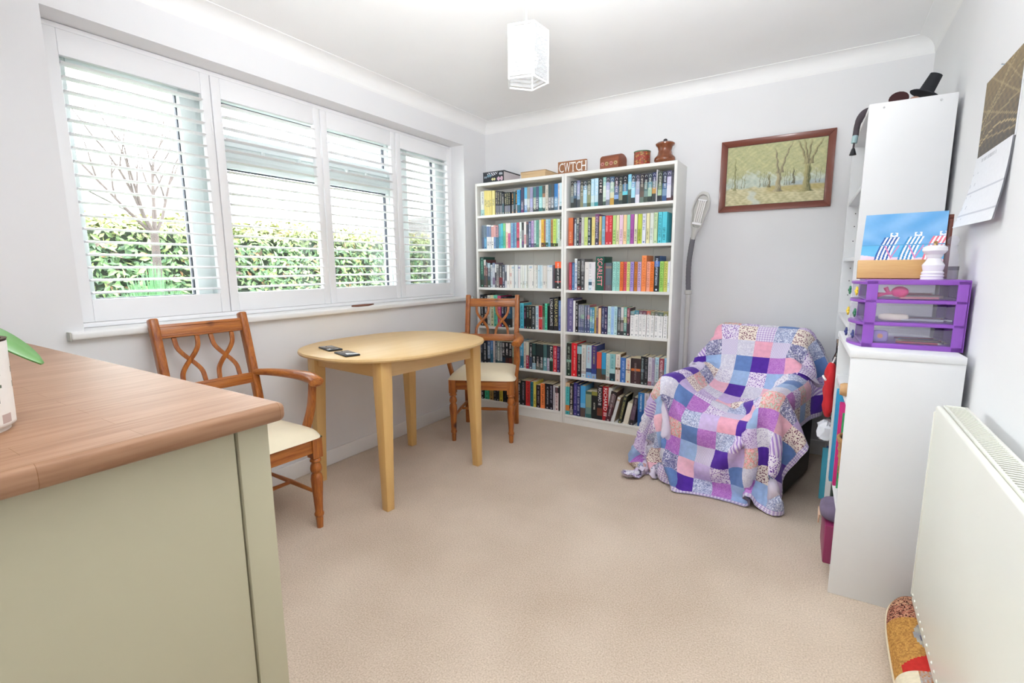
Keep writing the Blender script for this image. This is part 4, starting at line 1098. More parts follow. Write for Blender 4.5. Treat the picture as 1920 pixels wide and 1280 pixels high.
# ornaments along the tops of the bookcases
bx = thing('storage_box', 'black butterfly patterned box with a grey end on the bookcase top', 'box', (0.248, -0.135, BH), 0)
def bfly(u, v):
    c = lin('2c2f36')
    if v > 0.55 and abs(u - 0.45) < 0.25 and math.sin(u * 60 + v * 25) > 0.1 and v > 0.55 + abs(u - 0.45) * 0.8: c = lin('cfd0da')
    for cx, cy, r, k in ((0.12, 0.5, 0.08, '7d8a96'), (0.5, 0.25, 0.09, 'd9d39a'), (0.82, 0.25, 0.14, 'c5a4b4'), (0.86, 0.72, 0.08, 'b0b6c0'), (0.3, 0.62, 0.1, '6f8fa0')):
        if (u - cx) ** 2 + ((v - cy) * 0.6) ** 2 < r * r and abs(u - cx) > 0.2 * abs(v - cy): c = lin(k)
    return c
Z8 = Matrix.Rotation(math.radians(-2), 4, 'Z')
MB().box(-0.095, 0.095, -0.117, 0.117, 0.001, 0.074).build('box_body', mat('box_grey_board', 'c9c1c4', 0.7), bx, bevel=0.002)
MB().box(-0.098, 0.098, -0.12, 0.12, 0.07, 0.078).build('box_lid', mat('box_black', '2c2f36', 0.5), bx, bevel=0.002)
picture_grid(bfly, 40, 20, lambda u, v: (-0.096 + 0.192 * u, -0.1195, 0.001 + 0.076 * v)).build('print_front', M['print'], bx)
b2 = thing('gift_box', 'flat tan card box with stitched edges on the bookcase top', 'box', (0.592, -0.125, BH), math.radians(-1))
M['tan'] = mat('tan_card', 'cdb089', 0.8, 0.04)
MB().box(-0.103, 0.103, -0.115, 0.115, 0, 0.045).build('box_body', M['tan'], b2, bevel=0.002)
MB().box(-0.106, 0.106, -0.118, 0.118, 0.028, 0.048).build('box_lid', M['tan'], b2, bevel=0.002)
b = MB()
for k in range(34):
    x = -0.102 + 0.204 * k / 33; b.box(x - 0.002, x + 0.002, -0.1188, -0.117, 0.043, 0.046)
    y = -0.114 + 0.228 * k / 33; b.box(0.105, 0.1068, y - 0.002, y + 0.002, 0.043, 0.046)
o = b.build('stitching', mat('brown_thread', '6a4a38', 0.9), b2); o['kind'] = 'stuff'
sg = thing('word_sign', 'small brown wooden sign with white raised letters on the bookcase top', 'sign', (0.785, -0.225, BH), math.radians(1))
MB().box(0, 0.218, 0, 0.022, 0, 0.088).build('board', wood('sign_wood', 'a9744f', '8d5c3c', 'x', 1, 0.6), sg, bevel=0.004)
M['letter'] = mat('white_letter_paint', 'f2f0ec', 0.6)
lx = 0.012
for q, (chr_, wd) in enumerate((('C', 0.036), ('W', 0.046), ('T', 0.035), ('C', 0.036), ('H', 0.036))):   # tall serif capitals
    vs, fs, asp = text_mesh(chr_); n = len(vs); b = MB()
    f3 = [(lx + x * wd, -0.004, 0.012 + y * 0.064) for x, y in vs]
    b.add(f3 + [(x, 0.0005, z) for x, _, z in f3], fs + [tuple(i + n for i in f) for f in fs])
    def serif(u, w, top): b.box(lx + (u - w) * wd, lx + (u + w) * wd, -0.004, 0.0005, 0.073 if top else 0.012, 0.076 if top else 0.015)
    for u, w, t in {'W': ((0.06, 0.13, 1), (0.94, 0.13, 1)), 'T': ((0.5, 0.24, 0),), 'H': ((0.1, 0.2, 1), (0.9, 0.2, 1), (0.1, 0.2, 0), (0.9, 0.2, 0)), 'C': ()}[chr_]: serif(u, w, t)
    if chr_ == 'T':
        for u in (0.03, 0.97): b.box(lx + u * wd - 0.002, lx + u * wd + 0.002, -0.004, 0.0005, 0.062, 0.076)
    b.build('letter', M['letter'], sg)
    lx += wd + 0.0045
ch = thing('carved_box', 'carved round topped wooden box with flower band on the bookcase top', 'box', (1.188, -0.19, BH), math.radians(-6))
M['redwood'] = wood('carved_redwood', '96563a', '7a3f2a', 'x', 1, 0.5)
prof = [(-0.065, 0.0), (0.065, 0.0), (0.065, 0.06)] + [(0.065 * math.cos(a), 0.06 + 0.034 * math.sin(a)) for a in [PI * k / 10 for k in range(1, 10)]] + [(-0.065, 0.06)]
vs = [(x, y, z) for x in (-0.068, 0.068) for y, z in prof]; n = len(prof)
MB().add(vs, [(i, (i + 1) % n, n + (i + 1) % n, n + i) for i in range(n)] + [tuple(range(n))[::-1], tuple(range(n, 2 * n))]).build('box_body', M['redwood'], ch, bevel=0.003)
b = MB()
for k in range(4):
    cx = -0.048 + 0.032 * k
    for q in range(6):
        a = q * PI / 3; b.ell((cx + 0.009 * math.cos(a), -0.0655, 0.03 + 0.009 * math.sin(a)), (0.005, 0.002, 0.005), 8, 4, ('c98a84', 'b8a878')[k % 2])
    b.ell((cx, -0.066, 0.03), (0.004, 0.0025, 0.004), 8, 4, '8a3a3a')
b.build('carved_flowers', M['cover'], ch, smooth=60)
tn = thing('round_tin', 'round red patterned tin with a green rim on the bookcase top', 'tin', (1.388, -0.20, BH))
def tincol(u, v): 
    n = math.sin(u * 75 + 4 * math.sin(v * 9)) * math.sin(v * 14 + 3 * math.sin(u * 40))
    return lin('9a4034') if n < 0.15 else (lin('c08a48') if n < 0.5 else lin('6a6a44'))
picture_grid(tincol, 60, 16, lambda u, v: (0.052 * math.cos(2 * PI * u), 0.052 * math.sin(2 * PI * u), 0.002 + 0.08 * v)).build('tin_body', M['cover'], tn, smooth=60)
MB().lathe([(0.0, 0), (0.053, 0), (0.053, 0.003), (0.0, 0.0031)], 30).build('base_rim', mat('tin_brass', 'a3743a', 0.35, metal=0.6), tn, smooth=40)
MB().lathe([(0.0525, 0.08), (0.054, 0.083), (0.054, 0.088), (0.05, 0.0885), (0.0, 0.086)], 30, cap=False).build('lid', mat('tin_green', '4f6a4e', 0.4), tn, smooth=40)
jr = thing('turned_jar', 'brown turned wooden jar with a small black knob on the bookcase top', 'jar', (1.532, -0.19, BH))
MB().lathe([(0.0, 0), (0.052, 0), (0.066, 0.018), (0.064, 0.034), (0.048, 0.05), (0.041, 0.075), (0.046, 0.1), (0.057, 0.11), (0.059, 0.115), (0.0, 0.116)], 36, cap=False).build('jar_body', wood('jar_wood', '8e5030', '6e3a22', 'z', 1, 0.25, 0.4), jr, smooth=60)
MB().lathe([(0.059, 0.115), (0.06, 0.12), (0.05, 0.128), (0.012, 0.134), (0.0, 0.134)], 36, cap=False).build('lid', bpy.data.materials['jar_wood'], jr, smooth=60)
MB().ell((0, 0, 0.142), (0.013, 0.013, 0.010)).build('knob', mat('black_knob', '26262c', 0.3), jr, smooth=60)

# ------------------------------------------------------------------ black armchair under a patchwork quilt
ACX, ACY, ACR = 2.095, -0.49, math.radians(-13)
ac = thing('armchair', 'black armchair almost hidden under the purple patchwork quilt', 'armchair', (ACX, ACY, 0), ACR)
M['leather'] = mat('black_leather', '1d1c1f', 0.45, 0.1, 20)
MB().box(-0.215, 0.215, -0.36, 0.22, 0.10, 0.29).build('seat_base', M['leather'], ac, bevel=0.02, seg=3)
MB().box(-0.213, 0.213, -0.39, 0.15, 0.29, 0.39).build('seat_cushion', M['leather'], ac, bevel=0.04, seg=4)
bk = Matrix.Translation((0, 0.215, 0.25)) @ Matrix.Rotation(math.radians(-9), 4, 'X')
MB().box(-0.27, 0.27, -0.05, 0.06, 0.0, 0.555, mtx=bk).build('backrest', M['leather'], ac, bevel=0.05, seg=4)
for s in (-1, 1): MB().box(s * 0.272 - 0.05, s * 0.272 + 0.05, -0.37, 0.235, 0.0, 0.555).build('arm', M['leather'], ac, bevel=0.04, seg=4)

# the quilt: cloth relaxed over the chair, then cut into its patches
NPX, NPY, SUB, PS = 16, 17, 4, 0.09
def drape():
    nx, ny = NPX * SUB + 3, NPY * SUB + 3                  # one cell of border all round
    h = PS / SUB
    # boxes: centre, half size, rounding, tilt about x
    boxes = [((0, -0.12, 0.195), (0.225, 0.275, 0.195), 0.045, 0.0),
             ((-0.272, -0.067, 0.28), (0.052, 0.305, 0.28), 0.045, 0.0),
             ((0.272, -0.067, 0.28), (0.052, 0.305, 0.28), 0.045, 0.0),
             (tuple(bk @ Vector((0, 0, 0.2775))), (0.272, 0.055, 0.283), 0.055, math.radians(-9))]
    xs = (np.arange(nx) - nx / 2 + 0.5) * h + QX0
    s = (np.arange(ny)) * h
    # length profile (y, z): behind the back, over it, down to the seat, forward, down to the floor
    prof = np.array([(0.40, 0.70), (0.385, 0.83), (0.30, 0.875), (0.20, 0.82), (0.135, 0.45), (0.09, 0.415), (-0.42, 0.415), (-0.455, 0.38), (-0.50, 0.02), (-0.55, -0.3)])
    seg = np.r_[0, np.cumsum(np.hypot(*np.diff(prof, axis=0).T))]
    y0 = np.interp(s, seg, prof[:, 0]); z0 = np.interp(s, seg, prof[:, 1])
    X = np.repeat(xs[None, :], ny, 0); Y = np.repeat(y0[:, None], nx, 1); Z = np.repeat(z0[:, None], nx, 1)
    ax = np.abs(X)
    lo = np.clip((0.62 - Z) / 0.1, 0, 1) * (Y < 0.3)
    # cross profile over seat and arms: across, up, over, down
    cp = np.array([(0, 0), (0.20, 0.0), (0.215, 0.02), (0.218, 0.145), (0.235, 0.165), (0.31, 0.165), (0.335, 0.14), (0.37, -0.4), (0.44, -0.9)])
    cs = np.r_[0, np.cumsum(np.hypot(*np.diff(cp, axis=0).T))]
    fr = np.clip((-0.40 - Y) / 0.06, 0, 1)                  # in front of the seat the cloth just hangs
    Xa = np.sign(X) * np.interp(ax, cs, cp[:, 0]); Za = np.interp(ax, cs, cp[:, 1])
    Xb = np.sign(X) * np.minimum(ax, 0.29 + (ax - 0.29) * 0.35); Zb = -np.clip(ax - 0.30, 0, 9) * 0.8
    Xn = np.where(lo > 0, X * 0, X * 0)
    Pz = np.where(fr > 0, np.maximum(Z + 0 * Za, 0.03), Z)
    X1 = lo * Xa + (1 - lo) * Xb; Z1 = Z + lo * Za + (1 - lo) * Zb
    X1 = (1 - fr) * X1 + fr * Xa * 1.0
    Z1 = (1 - fr) * Z1 + fr * (Z + Za * np.clip((Z - 0.0) / 0.43, 0, 1))
    Y1 = Y + (1 - lo) * np.clip(ax - 0.30, 0, 9) * 0.35
    P = np.stack([X1, Y1, np.maximum(Z1, 0.02)], -1)
    Q = P.copy()
    idx = np.arange(nx * ny).reshape(ny, nx)
    groups = []
    def add(a, b, L, k):
        groups.append((a.ravel(), b.ravel(), L * 1.045, k))
    for o in (0, 1):
        add(idx[:, o:-1:2], idx[:, o + 1::2], h, 1.0); add(idx[o:-1:2, :], idx[o + 1::2, :], h, 1.0)
    for o in (0, 1):
        add(idx[o:-1:2, :-1], idx[o + 1::2, 1:], h * 2 ** .5, 0.35); add(idx[o:-1:2, 1:], idx[o + 1::2, :-1], h * 2 ** .5, 0.35)
    for o in range(4):
        add(idx[:, o:-2:4], idx[:, o + 2::4][:, :idx[:, o:-2:4].shape[1]], 2 * h, 0.16); add(idx[o:-2:4, :], idx[o + 2::4, :][:idx[o:-2:4, :].shape[0]], 2 * h, 0.16)
    P = P.reshape(-1, 3); Q = Q.reshape(-1, 3)
    tk = 0.009
    def collide(P, Q):
        for c, hs, r, tilt in boxes:
            d = P - np.array(c)
            if tilt:
                ct, sn = math.cos(tilt), math.sin(tilt)
                d = np.stack([d[:, 0], ct * d[:, 1] + sn * d[:, 2], -sn * d[:, 1] + ct * d[:, 2]], -1)
            q = np.abs(d) - (np.array(hs) - r)
            qm = np.maximum(q, 0); ln = np.linalg.norm(qm, axis=1)
            ins = q.max(1) <= 0
            dist = np.where(ins, q.max(1), ln) - r
            hit = dist < tk
            if not hit.any(): continue
            n = qm / np.maximum(ln, 1e-9)[:, None]
            am = np.argmax(q, 1); e = np.eye(3)[am]
            n = np.where(ins[:, None], e, n) * np.where(d < 0, -1.0, 1.0)
            if tilt: n = np.stack([n[:, 0], ct * n[:, 1] - sn * n[:, 2], sn * n[:, 1] + ct * n[:, 2]], -1)
            push = (tk - dist)[:, None] * n
            P[hit] += push[hit]
            v = P[hit] - Q[hit]; vn = (v * n[hit]).sum(1, keepdims=True) * n[hit]
            Q[hit] += (v - vn) * FR
        low = P[:, 2] < 0.008
        P[low, 2] = 0.008
        Q[low, :2] += (P[low, :2] - Q[low, :2]) * 0.9
        return P, Q
    dt2 = 9.8 * 0.008 ** 2
    for it in range(STEPS):
        FR = 0.5 if it < STEPS * 0.06 else 0.93
        V = (P - Q) * 0.96; Q = P.copy(); P = P + np.clip(V, -0.01, 0.01); P[:, 2] -= dt2
        P[:, 1] -= 0.0
        for k in range(9):
            for a, b, L, st in groups:
                d = P[b] - P[a]; l = np.linalg.norm(d, axis=1, keepdims=True)
                c = d * (0.5 * st * (l - L) / np.maximum(l, 1e-9))
                P[a] += c; P[b] -= c
            P, Q = collide(P, Q)
    return P.reshape(ny, nx, 3)
QX0, STEPS, FR = -0.115, 170, 0.3
G = drape()
FAB = []
def fabric(name, base, kind='plain', c2=None, c3=None, sc=1.0):
    a = NT('fabric_' + name); uv = a.n('ShaderNodeUVMap'); uv.uv_map = 'UVMap'
    b, o2 = lin(base), lin(c2 or base)
    v = uv.outputs['UV']
    if kind == 'speckle':
        vo = a.n('ShaderNodeTexVoronoi', Scale=8.0 * sc, Randomness=1.0); a.l(v, vo.inputs['Vector'])
        nz = a.n('ShaderNodeTexNoise', Scale=9.0 * sc, Detail=2.0); a.l(v, nz.inputs['Vector'])
        m = a.n('ShaderNodeMath', operation='ADD'); a.l(vo.outputs['Distance'], m.inputs[0]); a.l(nz.outputs['Fac'], m.inputs[1])
        st = [(0.80, o2), (0.92, b)] if not c3 else [(0.76, o2), (0.86, lin(c3)), (0.97, b)]
        col = a.ramp(m.outputs[0], st)
    elif kind == 'floral':
        nz = a.n('ShaderNodeTexNoise', Scale=5.5 * sc, Detail=3.0, Distortion=1.2); a.l(v, nz.inputs['Vector'])
        col = a.ramp(nz.outputs['Fac'], [(0.36, b), (0.45, lin(c3 or base)), (0.52, o2), (0.60, b)])
    elif kind in ('stripe', 'check'):
        mp = a.n('ShaderNodeMapping'); mp.inputs['Rotation'].default_value = (0, 0, 0.5 if kind == 'stripe' else 0.0); a.l(v, mp.inputs['Vector'])
        sx = a.n('ShaderNodeSeparateXYZ'); a.l(mp.outputs['Vector'], sx.inputs[0])
        def band(sock):
            m = a.n('ShaderNodeMath', operation='MULTIPLY'); m.inputs[1].default_value = 6.0 * sc; a.l(sock, m.inputs[0])
            f = a.n('ShaderNodeMath', operation='FRACT'); a.l(m.outputs[0], f.inputs[0])
            g = a.n('ShaderNodeMath', operation='GREATER_THAN'); g.inputs[1].default_value = 0.5; a.l(f.outputs[0], g.inputs[0]); return g.outputs[0]
        if kind == 'stripe': f = band(sx.outputs['X'])
        else:
            m = a.n('ShaderNodeMath', operation='ADD'); a.l(band(sx.outputs['X']), m.inputs[0]); a.l(band(sx.outputs['Y']), m.inputs[1])
            h_ = a.n('ShaderNodeMath', operation='MULTIPLY'); h_.inputs[1].default_value = 0.5; a.l(m.outputs[0], h_.inputs[0]); f = h_.outputs[0]
        col = a.ramp(f, [(0.0, b), (1.0, o2)])
    else:
        nz = a.n('ShaderNodeTexNoise', Scale=4.0, Detail=4.0); a.l(v, nz.inputs['Vector'])
        col = a.ramp(nz.outputs['Fac'], [(0.3, tuple(x * 0.9 for x in b)), (0.7, tuple(min(1, x * 1.07) for x in b))])
    a.l(col, a.b.inputs['Base Color']); a.b.inputs['Roughness'].default_value = 0.9; a.b.inputs['Specular IOR Level'].default_value = 0.15
    a.b.inputs['Sheen Weight'].default_value = 0.15
    wv = a.n('ShaderNodeTexNoise', Scale=3.0, Detail=4.0); a.l(v, wv.inputs['Vector']); a.bump(wv.outputs['Fac'], 0.35, 0.004)
    return a.m
FAB = [fabric('deep_purple', '55309c'), fabric('pale_pink', 'f0bccb'), fabric('mid_blue', '6683bb'), fabric('light_blue', '9db6dd'), fabric('orchid', 'b070c0', 'floral', 'c890d0', 'a868b8', 1.2),
       fabric('white_rose', 'dedbe6', 'floral', 'c4c0d2', 'd2cfe0'), fabric('purple_sprig', 'e6dcec', 'speckle', '6a3f9a', 'a87fc8', 1.6), fabric('cream_berry', 'efe3d8', 'speckle', '6e3a50', 'b08a90', 1.5),
       fabric('blue_vine', 'dde0ef', 'floral', '6a74a8', 'b8c0dc', 1.3), fabric('lilac_stripe', 'a98acb', 'stripe', 'e2d6e8', sc=0.9), fabric('coral_floral', 'f0b9bf', 'floral', 'd9867c', 'b8d8c8'),
       fabric('lilac_check', 'b79ad0', 'check', 'ece6f2', sc=1.2), fabric('lavender', 'cbb6e0'), fabric('white_sprig', 'e3e0ea', 'speckle', 'b7aecb', sc=1.6), fabric('navy_bloom', 'd8d6e4', 'floral', '4c4f7e', '8c8ab4', 1.0),
       fabric('lilac_spot', 'd9c8e6', 'speckle', '9a74b8', sc=1.6), fabric('fine_stripe', 'e6e0ee', 'stripe', 'b4a4cc', sc=2.6), fabric('rose_pink', 'eaa9bd')]
GING = fabric('gingham_border', 'a88fc8', 'check', 'efeaf4', sc=0.5)
WTS = [8, 9, 8, 8, 8, 7, 8, 7, 6, 3, 4, 4, 6, 5, 5, 3, 2, 3]
qt = thing('patchwork_quilt', 'purple, pink and blue patchwork quilt draped over the black armchair', 'quilt', (ACX, ACY, 0), ACR)
qr = random.Random(21)
gn = np.zeros_like(G)
du = np.gradient(G, axis=1); dv = np.gradient(G, axis=0); gn = np.cross(dv, du); gn /= np.maximum(np.linalg.norm(gn, axis=2, keepdims=True), 1e-9)
def patch(name, j0, j1, i0, i1, m, us, vs_, puff=0.0028):
    nx, ny = i1 - i0 + 1, j1 - j0 + 1; vs = []; fs = []
    for j in range(j0, j1 + 1):
        for i in range(i0, i1 + 1):
            e = 0.0 if (j in (j0, j1) or i in (i0, i1)) else puff
            vs.append(tuple(G[j, i] + gn[j, i] * (e + 0.001)))
    for j in range(ny - 1):
        for i in range(nx - 1): fs.append((j * nx + i, j * nx + i + 1, (j + 1) * nx + i + 1, (j + 1) * nx + i))
    me = bpy.data.meshes.new(name); me.from_pydata(vs, [], fs); me.materials.append(m)
    uv = me.uv_layers.new(name='UVMap')
    for p in me.polygons:
        for li, vi in zip(p.loop_indices, p.vertices):
            uv.data[li].uv = ((vi % nx) / (nx - 1) * us + j0 * 0.37, (vi // nx) / (ny - 1) * vs_ + i0 * 0.61)
    me.polygons.foreach_set('use_smooth', [True] * len(me.polygons))
    o = bpy.data.objects.new(name, me); C.objects.link(o); o.parent = qt
    return o
last = {}
for a in range(NPY):
    for c in range(NPX):
        while True:
            k = qr.choices(range(len(FAB)), WTS)[0]
            if last.get((a - 1, c)) != k and last.get((a, c - 1)) != k and last.get((a - 1, c - 1)) != k: break
        last[(a, c)] = k
        patch('patch', 1 + a * SUB, 1 + (a + 1) * SUB, 1 + c * SUB, 1 + (c + 1) * SUB, FAB[k], 1, 1)
ny_, nx_ = G.shape[:2]
patch('border', 0, 1, 0, nx_ - 1, GING, 30, 0.9, 0); patch('border', ny_ - 2, ny_ - 1, 0, nx_ - 1, GING, 30, 0.9, 0)
patch('border', 1, ny_ - 2, 0, 1, GING, 0.9, 30, 0); patch('border', 1, ny_ - 2, nx_ - 2, nx_ - 1, GING, 0.9, 30, 0)
vs = [tuple(p) for p in (G - gn * 0.003).reshape(-1, 3)]
MB().add(vs, [(j * nx_ + i, j * nx_ + i + 1, (j + 1) * nx_ + i + 1, (j + 1) * nx_ + i) for j in range(ny_ - 1) for i in range(nx_ - 1)]).build('backing', mat('quilt_backing', 'd9d0e2', 0.9), qt, smooth=80)

# ------------------------------------------------------------------ floor lamp
M['lampgrey'] = mat('lamp_plastic', 'c9c8c4', 0.4, 0.01)
M['lampdark'] = mat('gooseneck_rubber', '6f6d74', 0.55, 0.02)
fl = thing('floor_lamp', 'grey gooseneck floor lamp with tube head, beside the bookcase', 'lamp', (1.692, -0.085, 0))
MB().lathe([(0, 0), (0.105, 0), (0.11, 0.01), (0.1, 0.022), (0.03, 0.034), (0.02, 0.05), (0.0, 0.05)], 32, (0, 0.0, 0), cap=False, mtx=Matrix.Diagonal((0.5, 0.7, 1, 1))).build('base', M['lampgrey'], fl, smooth=40)
MB().tube([(0, 0, 0.03), (0, 0, 0.995)], 0.0155, 16).build('pole', M['lampgrey'], fl, smooth=40)
MB().lathe([(0.0155, 0.982), (0.023, 0.985), (0.023, 1.008), (0.0165, 1.012)], 18).build('collar', M['lampgrey'], fl, smooth=40)
neck = curve_pts([(0, 0, 1.008), (-0.003, -0.004, 1.1), (-0.001, -0.008, 1.2), (0.009, -0.012, 1.29), (0.018, -0.018, 1.35)], 8)
MB().tube(neck, [0.0165 - 0.001 * (k % 2) for k in range(len(neck))], 14).build('gooseneck', M['lampdark'], fl, smooth=50)
hm = Matrix.Translation((0.02, -0.022, 1.352)) @ Matrix.Rotation(math.radians(13), 4, 'Y') @ Matrix.Rotation(math.radians(6), 4, 'X')
def head_out(k, N=28):
    # outline of the lamp head in its own plane: narrow neck, long oval
    o = []
    for i in range(N):
        a = 2 * PI * i / N; x = math.sin(a); z = -math.cos(a)
        w = 0.052 * (0.85 if z < 0 else 1.0)
        o.append((w * k * math.copysign(abs(x) ** 0.75, x), 0.165 + 0.125 * k * z - (0.0)))
    return o
b = MB(); rings = []
for k, y in ((0.55, 0.030), (0.85, 0.026), (1.0, 0.006), (1.0, -0.004), (0.93, -0.006), (0.86, -0.003), (0.80, 0.016)):
    rings.append([hm @ Vector((x, y, z)) for x, z in head_out(k)])
N = 28; vs = sum(rings, []); fs = []
for i in range(len(rings) - 1): fs += [(i * N + k, i * N + (k + 1) % N, (i + 1) * N + (k + 1) % N, (i + 1) * N + k) for k in range(N)]
fs.append(tuple(range(N))); fs.append(tuple(range((len(rings) - 1) * N, len(rings) * N))[::-1])
hd = MB().add(vs, fs).build('lamp_head', M['lampgrey'], fl, smooth=40)
MB().tube([hm @ Vector((0, 0.0, -0.012)), hm @ Vector((0, 0.004, 0.03)), hm @ Vector((0, 0.008, 0.062))], [0.014, 0.017, 0.03], 14).build('head_socket', M['lampgrey'], fl, smooth=50)
for x in (-0.018, -0.006, 0.006, 0.018):
    MB().tube([hm @ Vector((x, 0.004, 0.095)), hm @ Vector((x, 0.004, 0.235))], 0.0045, 10).build('tube', mat('fluorescent_tube', 'f2f0ee', 0.25), hd, smooth=50)
MB().box(-0.03, 0.03, -0.002, 0.012, 0.082, 0.096, mtx=hm).build('tube_holder', M['shutter'], hd, bevel=0.002)
MB().box(-0.028, 0.028, -0.002, 0.01, 0.233, 0.24, mtx=hm).build('tube_holder', M['shutter'], hd, bevel=0.002)

# ------------------------------------------------------------------ woodland picture
pc = thing('framed_picture', 'pale woodland painting in a wide red brown frame on the back wall', 'picture', (1.841, 0, 1.508))
PW, PH = 0.611, 0.4335; FW = 0.037
M['mahog'] = wood('mahogany_frame', '7f402e', '6a3224', 'x', 1, 0.35, 0.2)
M['mahogz'] = wood('mahogany_frame_upright', '7f402e', '6a3224', 'z', 1, 0.35, 0.2)
def mitre(p, name, m):
    vs = []
    for (x, z), (y0, y1) in zip(p, ((-0.019, 0), (-0.019, 0), (-0.011, 0), (-0.011, 0))): vs += [(x, y0, z), (x, y1 - 0.0005, z)]
    MB().add(vs, [(0, 2, 4, 6), (1, 7, 5, 3), (0, 1, 3, 2), (2, 3, 5, 4), (4, 5, 7, 6), (6, 7, 1, 0)]).build(name, m, pc, bevel=0.002)
mitre([(0, 0), (PW, 0), (PW - FW, FW), (FW, FW)], 'frame_rail', M['mahog']); mitre([(0, PH), (PW, PH), (PW - FW, PH - FW), (FW, PH - FW)], 'frame_rail', M['mahog'])
mitre([(0, 0), (0, PH), (FW, PH - FW), (FW, FW)], 'frame_rail', M['mahogz']); mitre([(PW, 0), (PW, PH), (PW - FW, PH - FW), (PW - FW, FW)], 'frame_rail', M['mahogz'])
for q in (((FW - .001, 0.0), (PW - FW + .001, 0.0)),):
    MB().box(FW - 0.004, PW - FW + 0.004, -0.0108, -0.006, FW - 0.004, FW + 0.001).box(FW - 0.004, PW - FW + 0.004, -0.0108, -0.006, PH - FW - 0.001, PH - FW + 0.004).box(FW - 0.004, FW + 0.001, -0.0108, -0.006, FW, PH - FW).box(PW - FW - 0.001, PW - FW + 0.004, -0.0108, -0.006, FW, PH - FW).build('slip', mat('dark_slip', '3f2220', 0.5), pc)
prg = random.Random(3)
ph = [prg.uniform(0, 6) for _ in range(12)]
def sm(a, b, x): t = max(0.0, min(1.0, (x - a) / (b - a))); return t * t * (3 - 2 * t)
def woods(u, v):
    w1 = u + 0.012 * math.sin(v * 23 + ph[0]) + 0.008 * math.sin(v * 51 + ph[1]); w2 = v + 0.012 * math.sin(u * 31 + ph[2])
    n = sum(math.sin(w1 * f + w2 * g + ph[i]) for i, (f, g) in enumerate(((29, 17), (53, -31), (23, 47), (71, 37), (97, -61), (110, 83)))) / 6
    st = math.sin((w1 * 0.75 - w2 * 0.9) * 90 + 5 * n)
    leaf = mixc(lin('c6c496'), lin('a2a67e'), 0.5 + 0.9 * n + 0.18 * st)
    leaf = mixc(leaf, lin('dcd8ac'), 0.35 * sm(0.1, 0.5, n + 0.4 * st))
    mist = mixc(lin('cbd2c4'), lin('b3c0b4'), 0.5 + n)
    gnd = mixc(lin('d8d1ac'), lin('b8b28a'), 0.5 + 0.9 * n + 0.15 * math.sin(w2 * 160))
    gnd = mixc(gnd, lin('b09c58'), 0.55 * sm(0.15, 0.22, v) * sm(0.36, 0.5, u))
    c = mixc(gnd, mist, sm(0.27, 0.31, w2 + 0.01 * n)); c = mixc(c, leaf, sm(0.36, 0.50, w2 + 0.10 * n - 0.10 * math.exp(-((u - 0.28) / 0.14) ** 2)))
    c = mixc(c, lin('a5b2bc'), 0.6 * sm(0.60, 0.66, u) * sm(0.27, 0.29, v) * (1 - sm(0.33, 0.36, v)))
    xr = 0.20 + 0.9 * (0.24 - v) * 0.3 + 0.02 * math.sin(v * 40)
    c = mixc(c, lin('ccd4cf'), 0.7 * (1 - sm(0.02, 0.05 + 0.05 * (0.25 - v), abs(u - xr - 0.06))) * (1 - sm(0.20, 0.26, v)))
    def trunk(c, cx, w, v0, v1, lean, col, shade, a=1.0, bend=0.0):
        t = (v - v0) / (v1 - v0)
        if t < 0 or t > 1: return c
        x = cx + lean * (v - v0) + bend * t * t + 0.004 * math.sin(v * 45 + cx * 50)
        ww = w * (1 - 0.35 * t) * (1 + 1.5 * math.exp(-t * (v1 - v0) / 0.025))
        e = 1 - sm(ww * 0.75, ww * 1.15, abs(u - x))
        k = (u - x) / ww * 0.5 + 0.5
        return mixc(c, mixc(lin(col), lin(shade), sm(0.2, 0.9, k + 0.22 * math.sin(u * 420 + 2 * n) + 0.2 * n)), e * a * (1 - 0.6 * sm(0.75, 1.0, t)))
    for cx in (0.07, 0.12, 0.17, 0.20, 0.36, 0.40, 0.42, 0.44, 0.61, 0.63, 0.66, 0.71, 0.91, 0.95): c = trunk(c, cx, 0.004, 0.29, 0.55, 0.02, '8b8868', '706e58', 0.7)
    c = trunk(c, 0.10, 0.011, 0.26, 0.80, -0.02, '98976c', '7c7c5c', 0.85)
    c = trunk(c, 0.46, 0.010, 0.27, 0.5, -0.02, '8a7f5c', '5f5a44', 0.9); c = trunk(c, 0.70, 0.010, 0.31, 0.56, -0.03, '77725c', '5c5a4a', 0.9)
    c = trunk(c, 0.545, 0.030, 0.19, 0.56, 0.03, 'bcb08c', '7c7664')
    c = trunk(c, 0.540, 0.012, 0.49, 0.90, -0.05, 'a99f80', '7c7664', 1, -0.02); c = trunk(c, 0.570, 0.013, 0.50, 0.98, 0.10, 'a99f80', '7c7664', 1, 0.05)
    c = trunk(c, 0.825, 0.040, 0.16, 0.68, 0.01, 'b3aa7c', '63664a')
    for cx, le, be in ((0.81, -0.14, -0.04), (0.83, 0.0, 0.02), (0.85, 0.16, 0.05), (0.82, -0.04, -0.03)): c = trunk(c, cx, 0.014, 0.60, 0.99, le, 'aba27c', '756f58', 1, be)
    return c
picture_grid(woods, 170, 110, lambda u, v: (FW + (PW - 2 * FW) * u, -0.0065, FW + (PH - 2 * FW) * v)).build('painting', M['print'], pc)

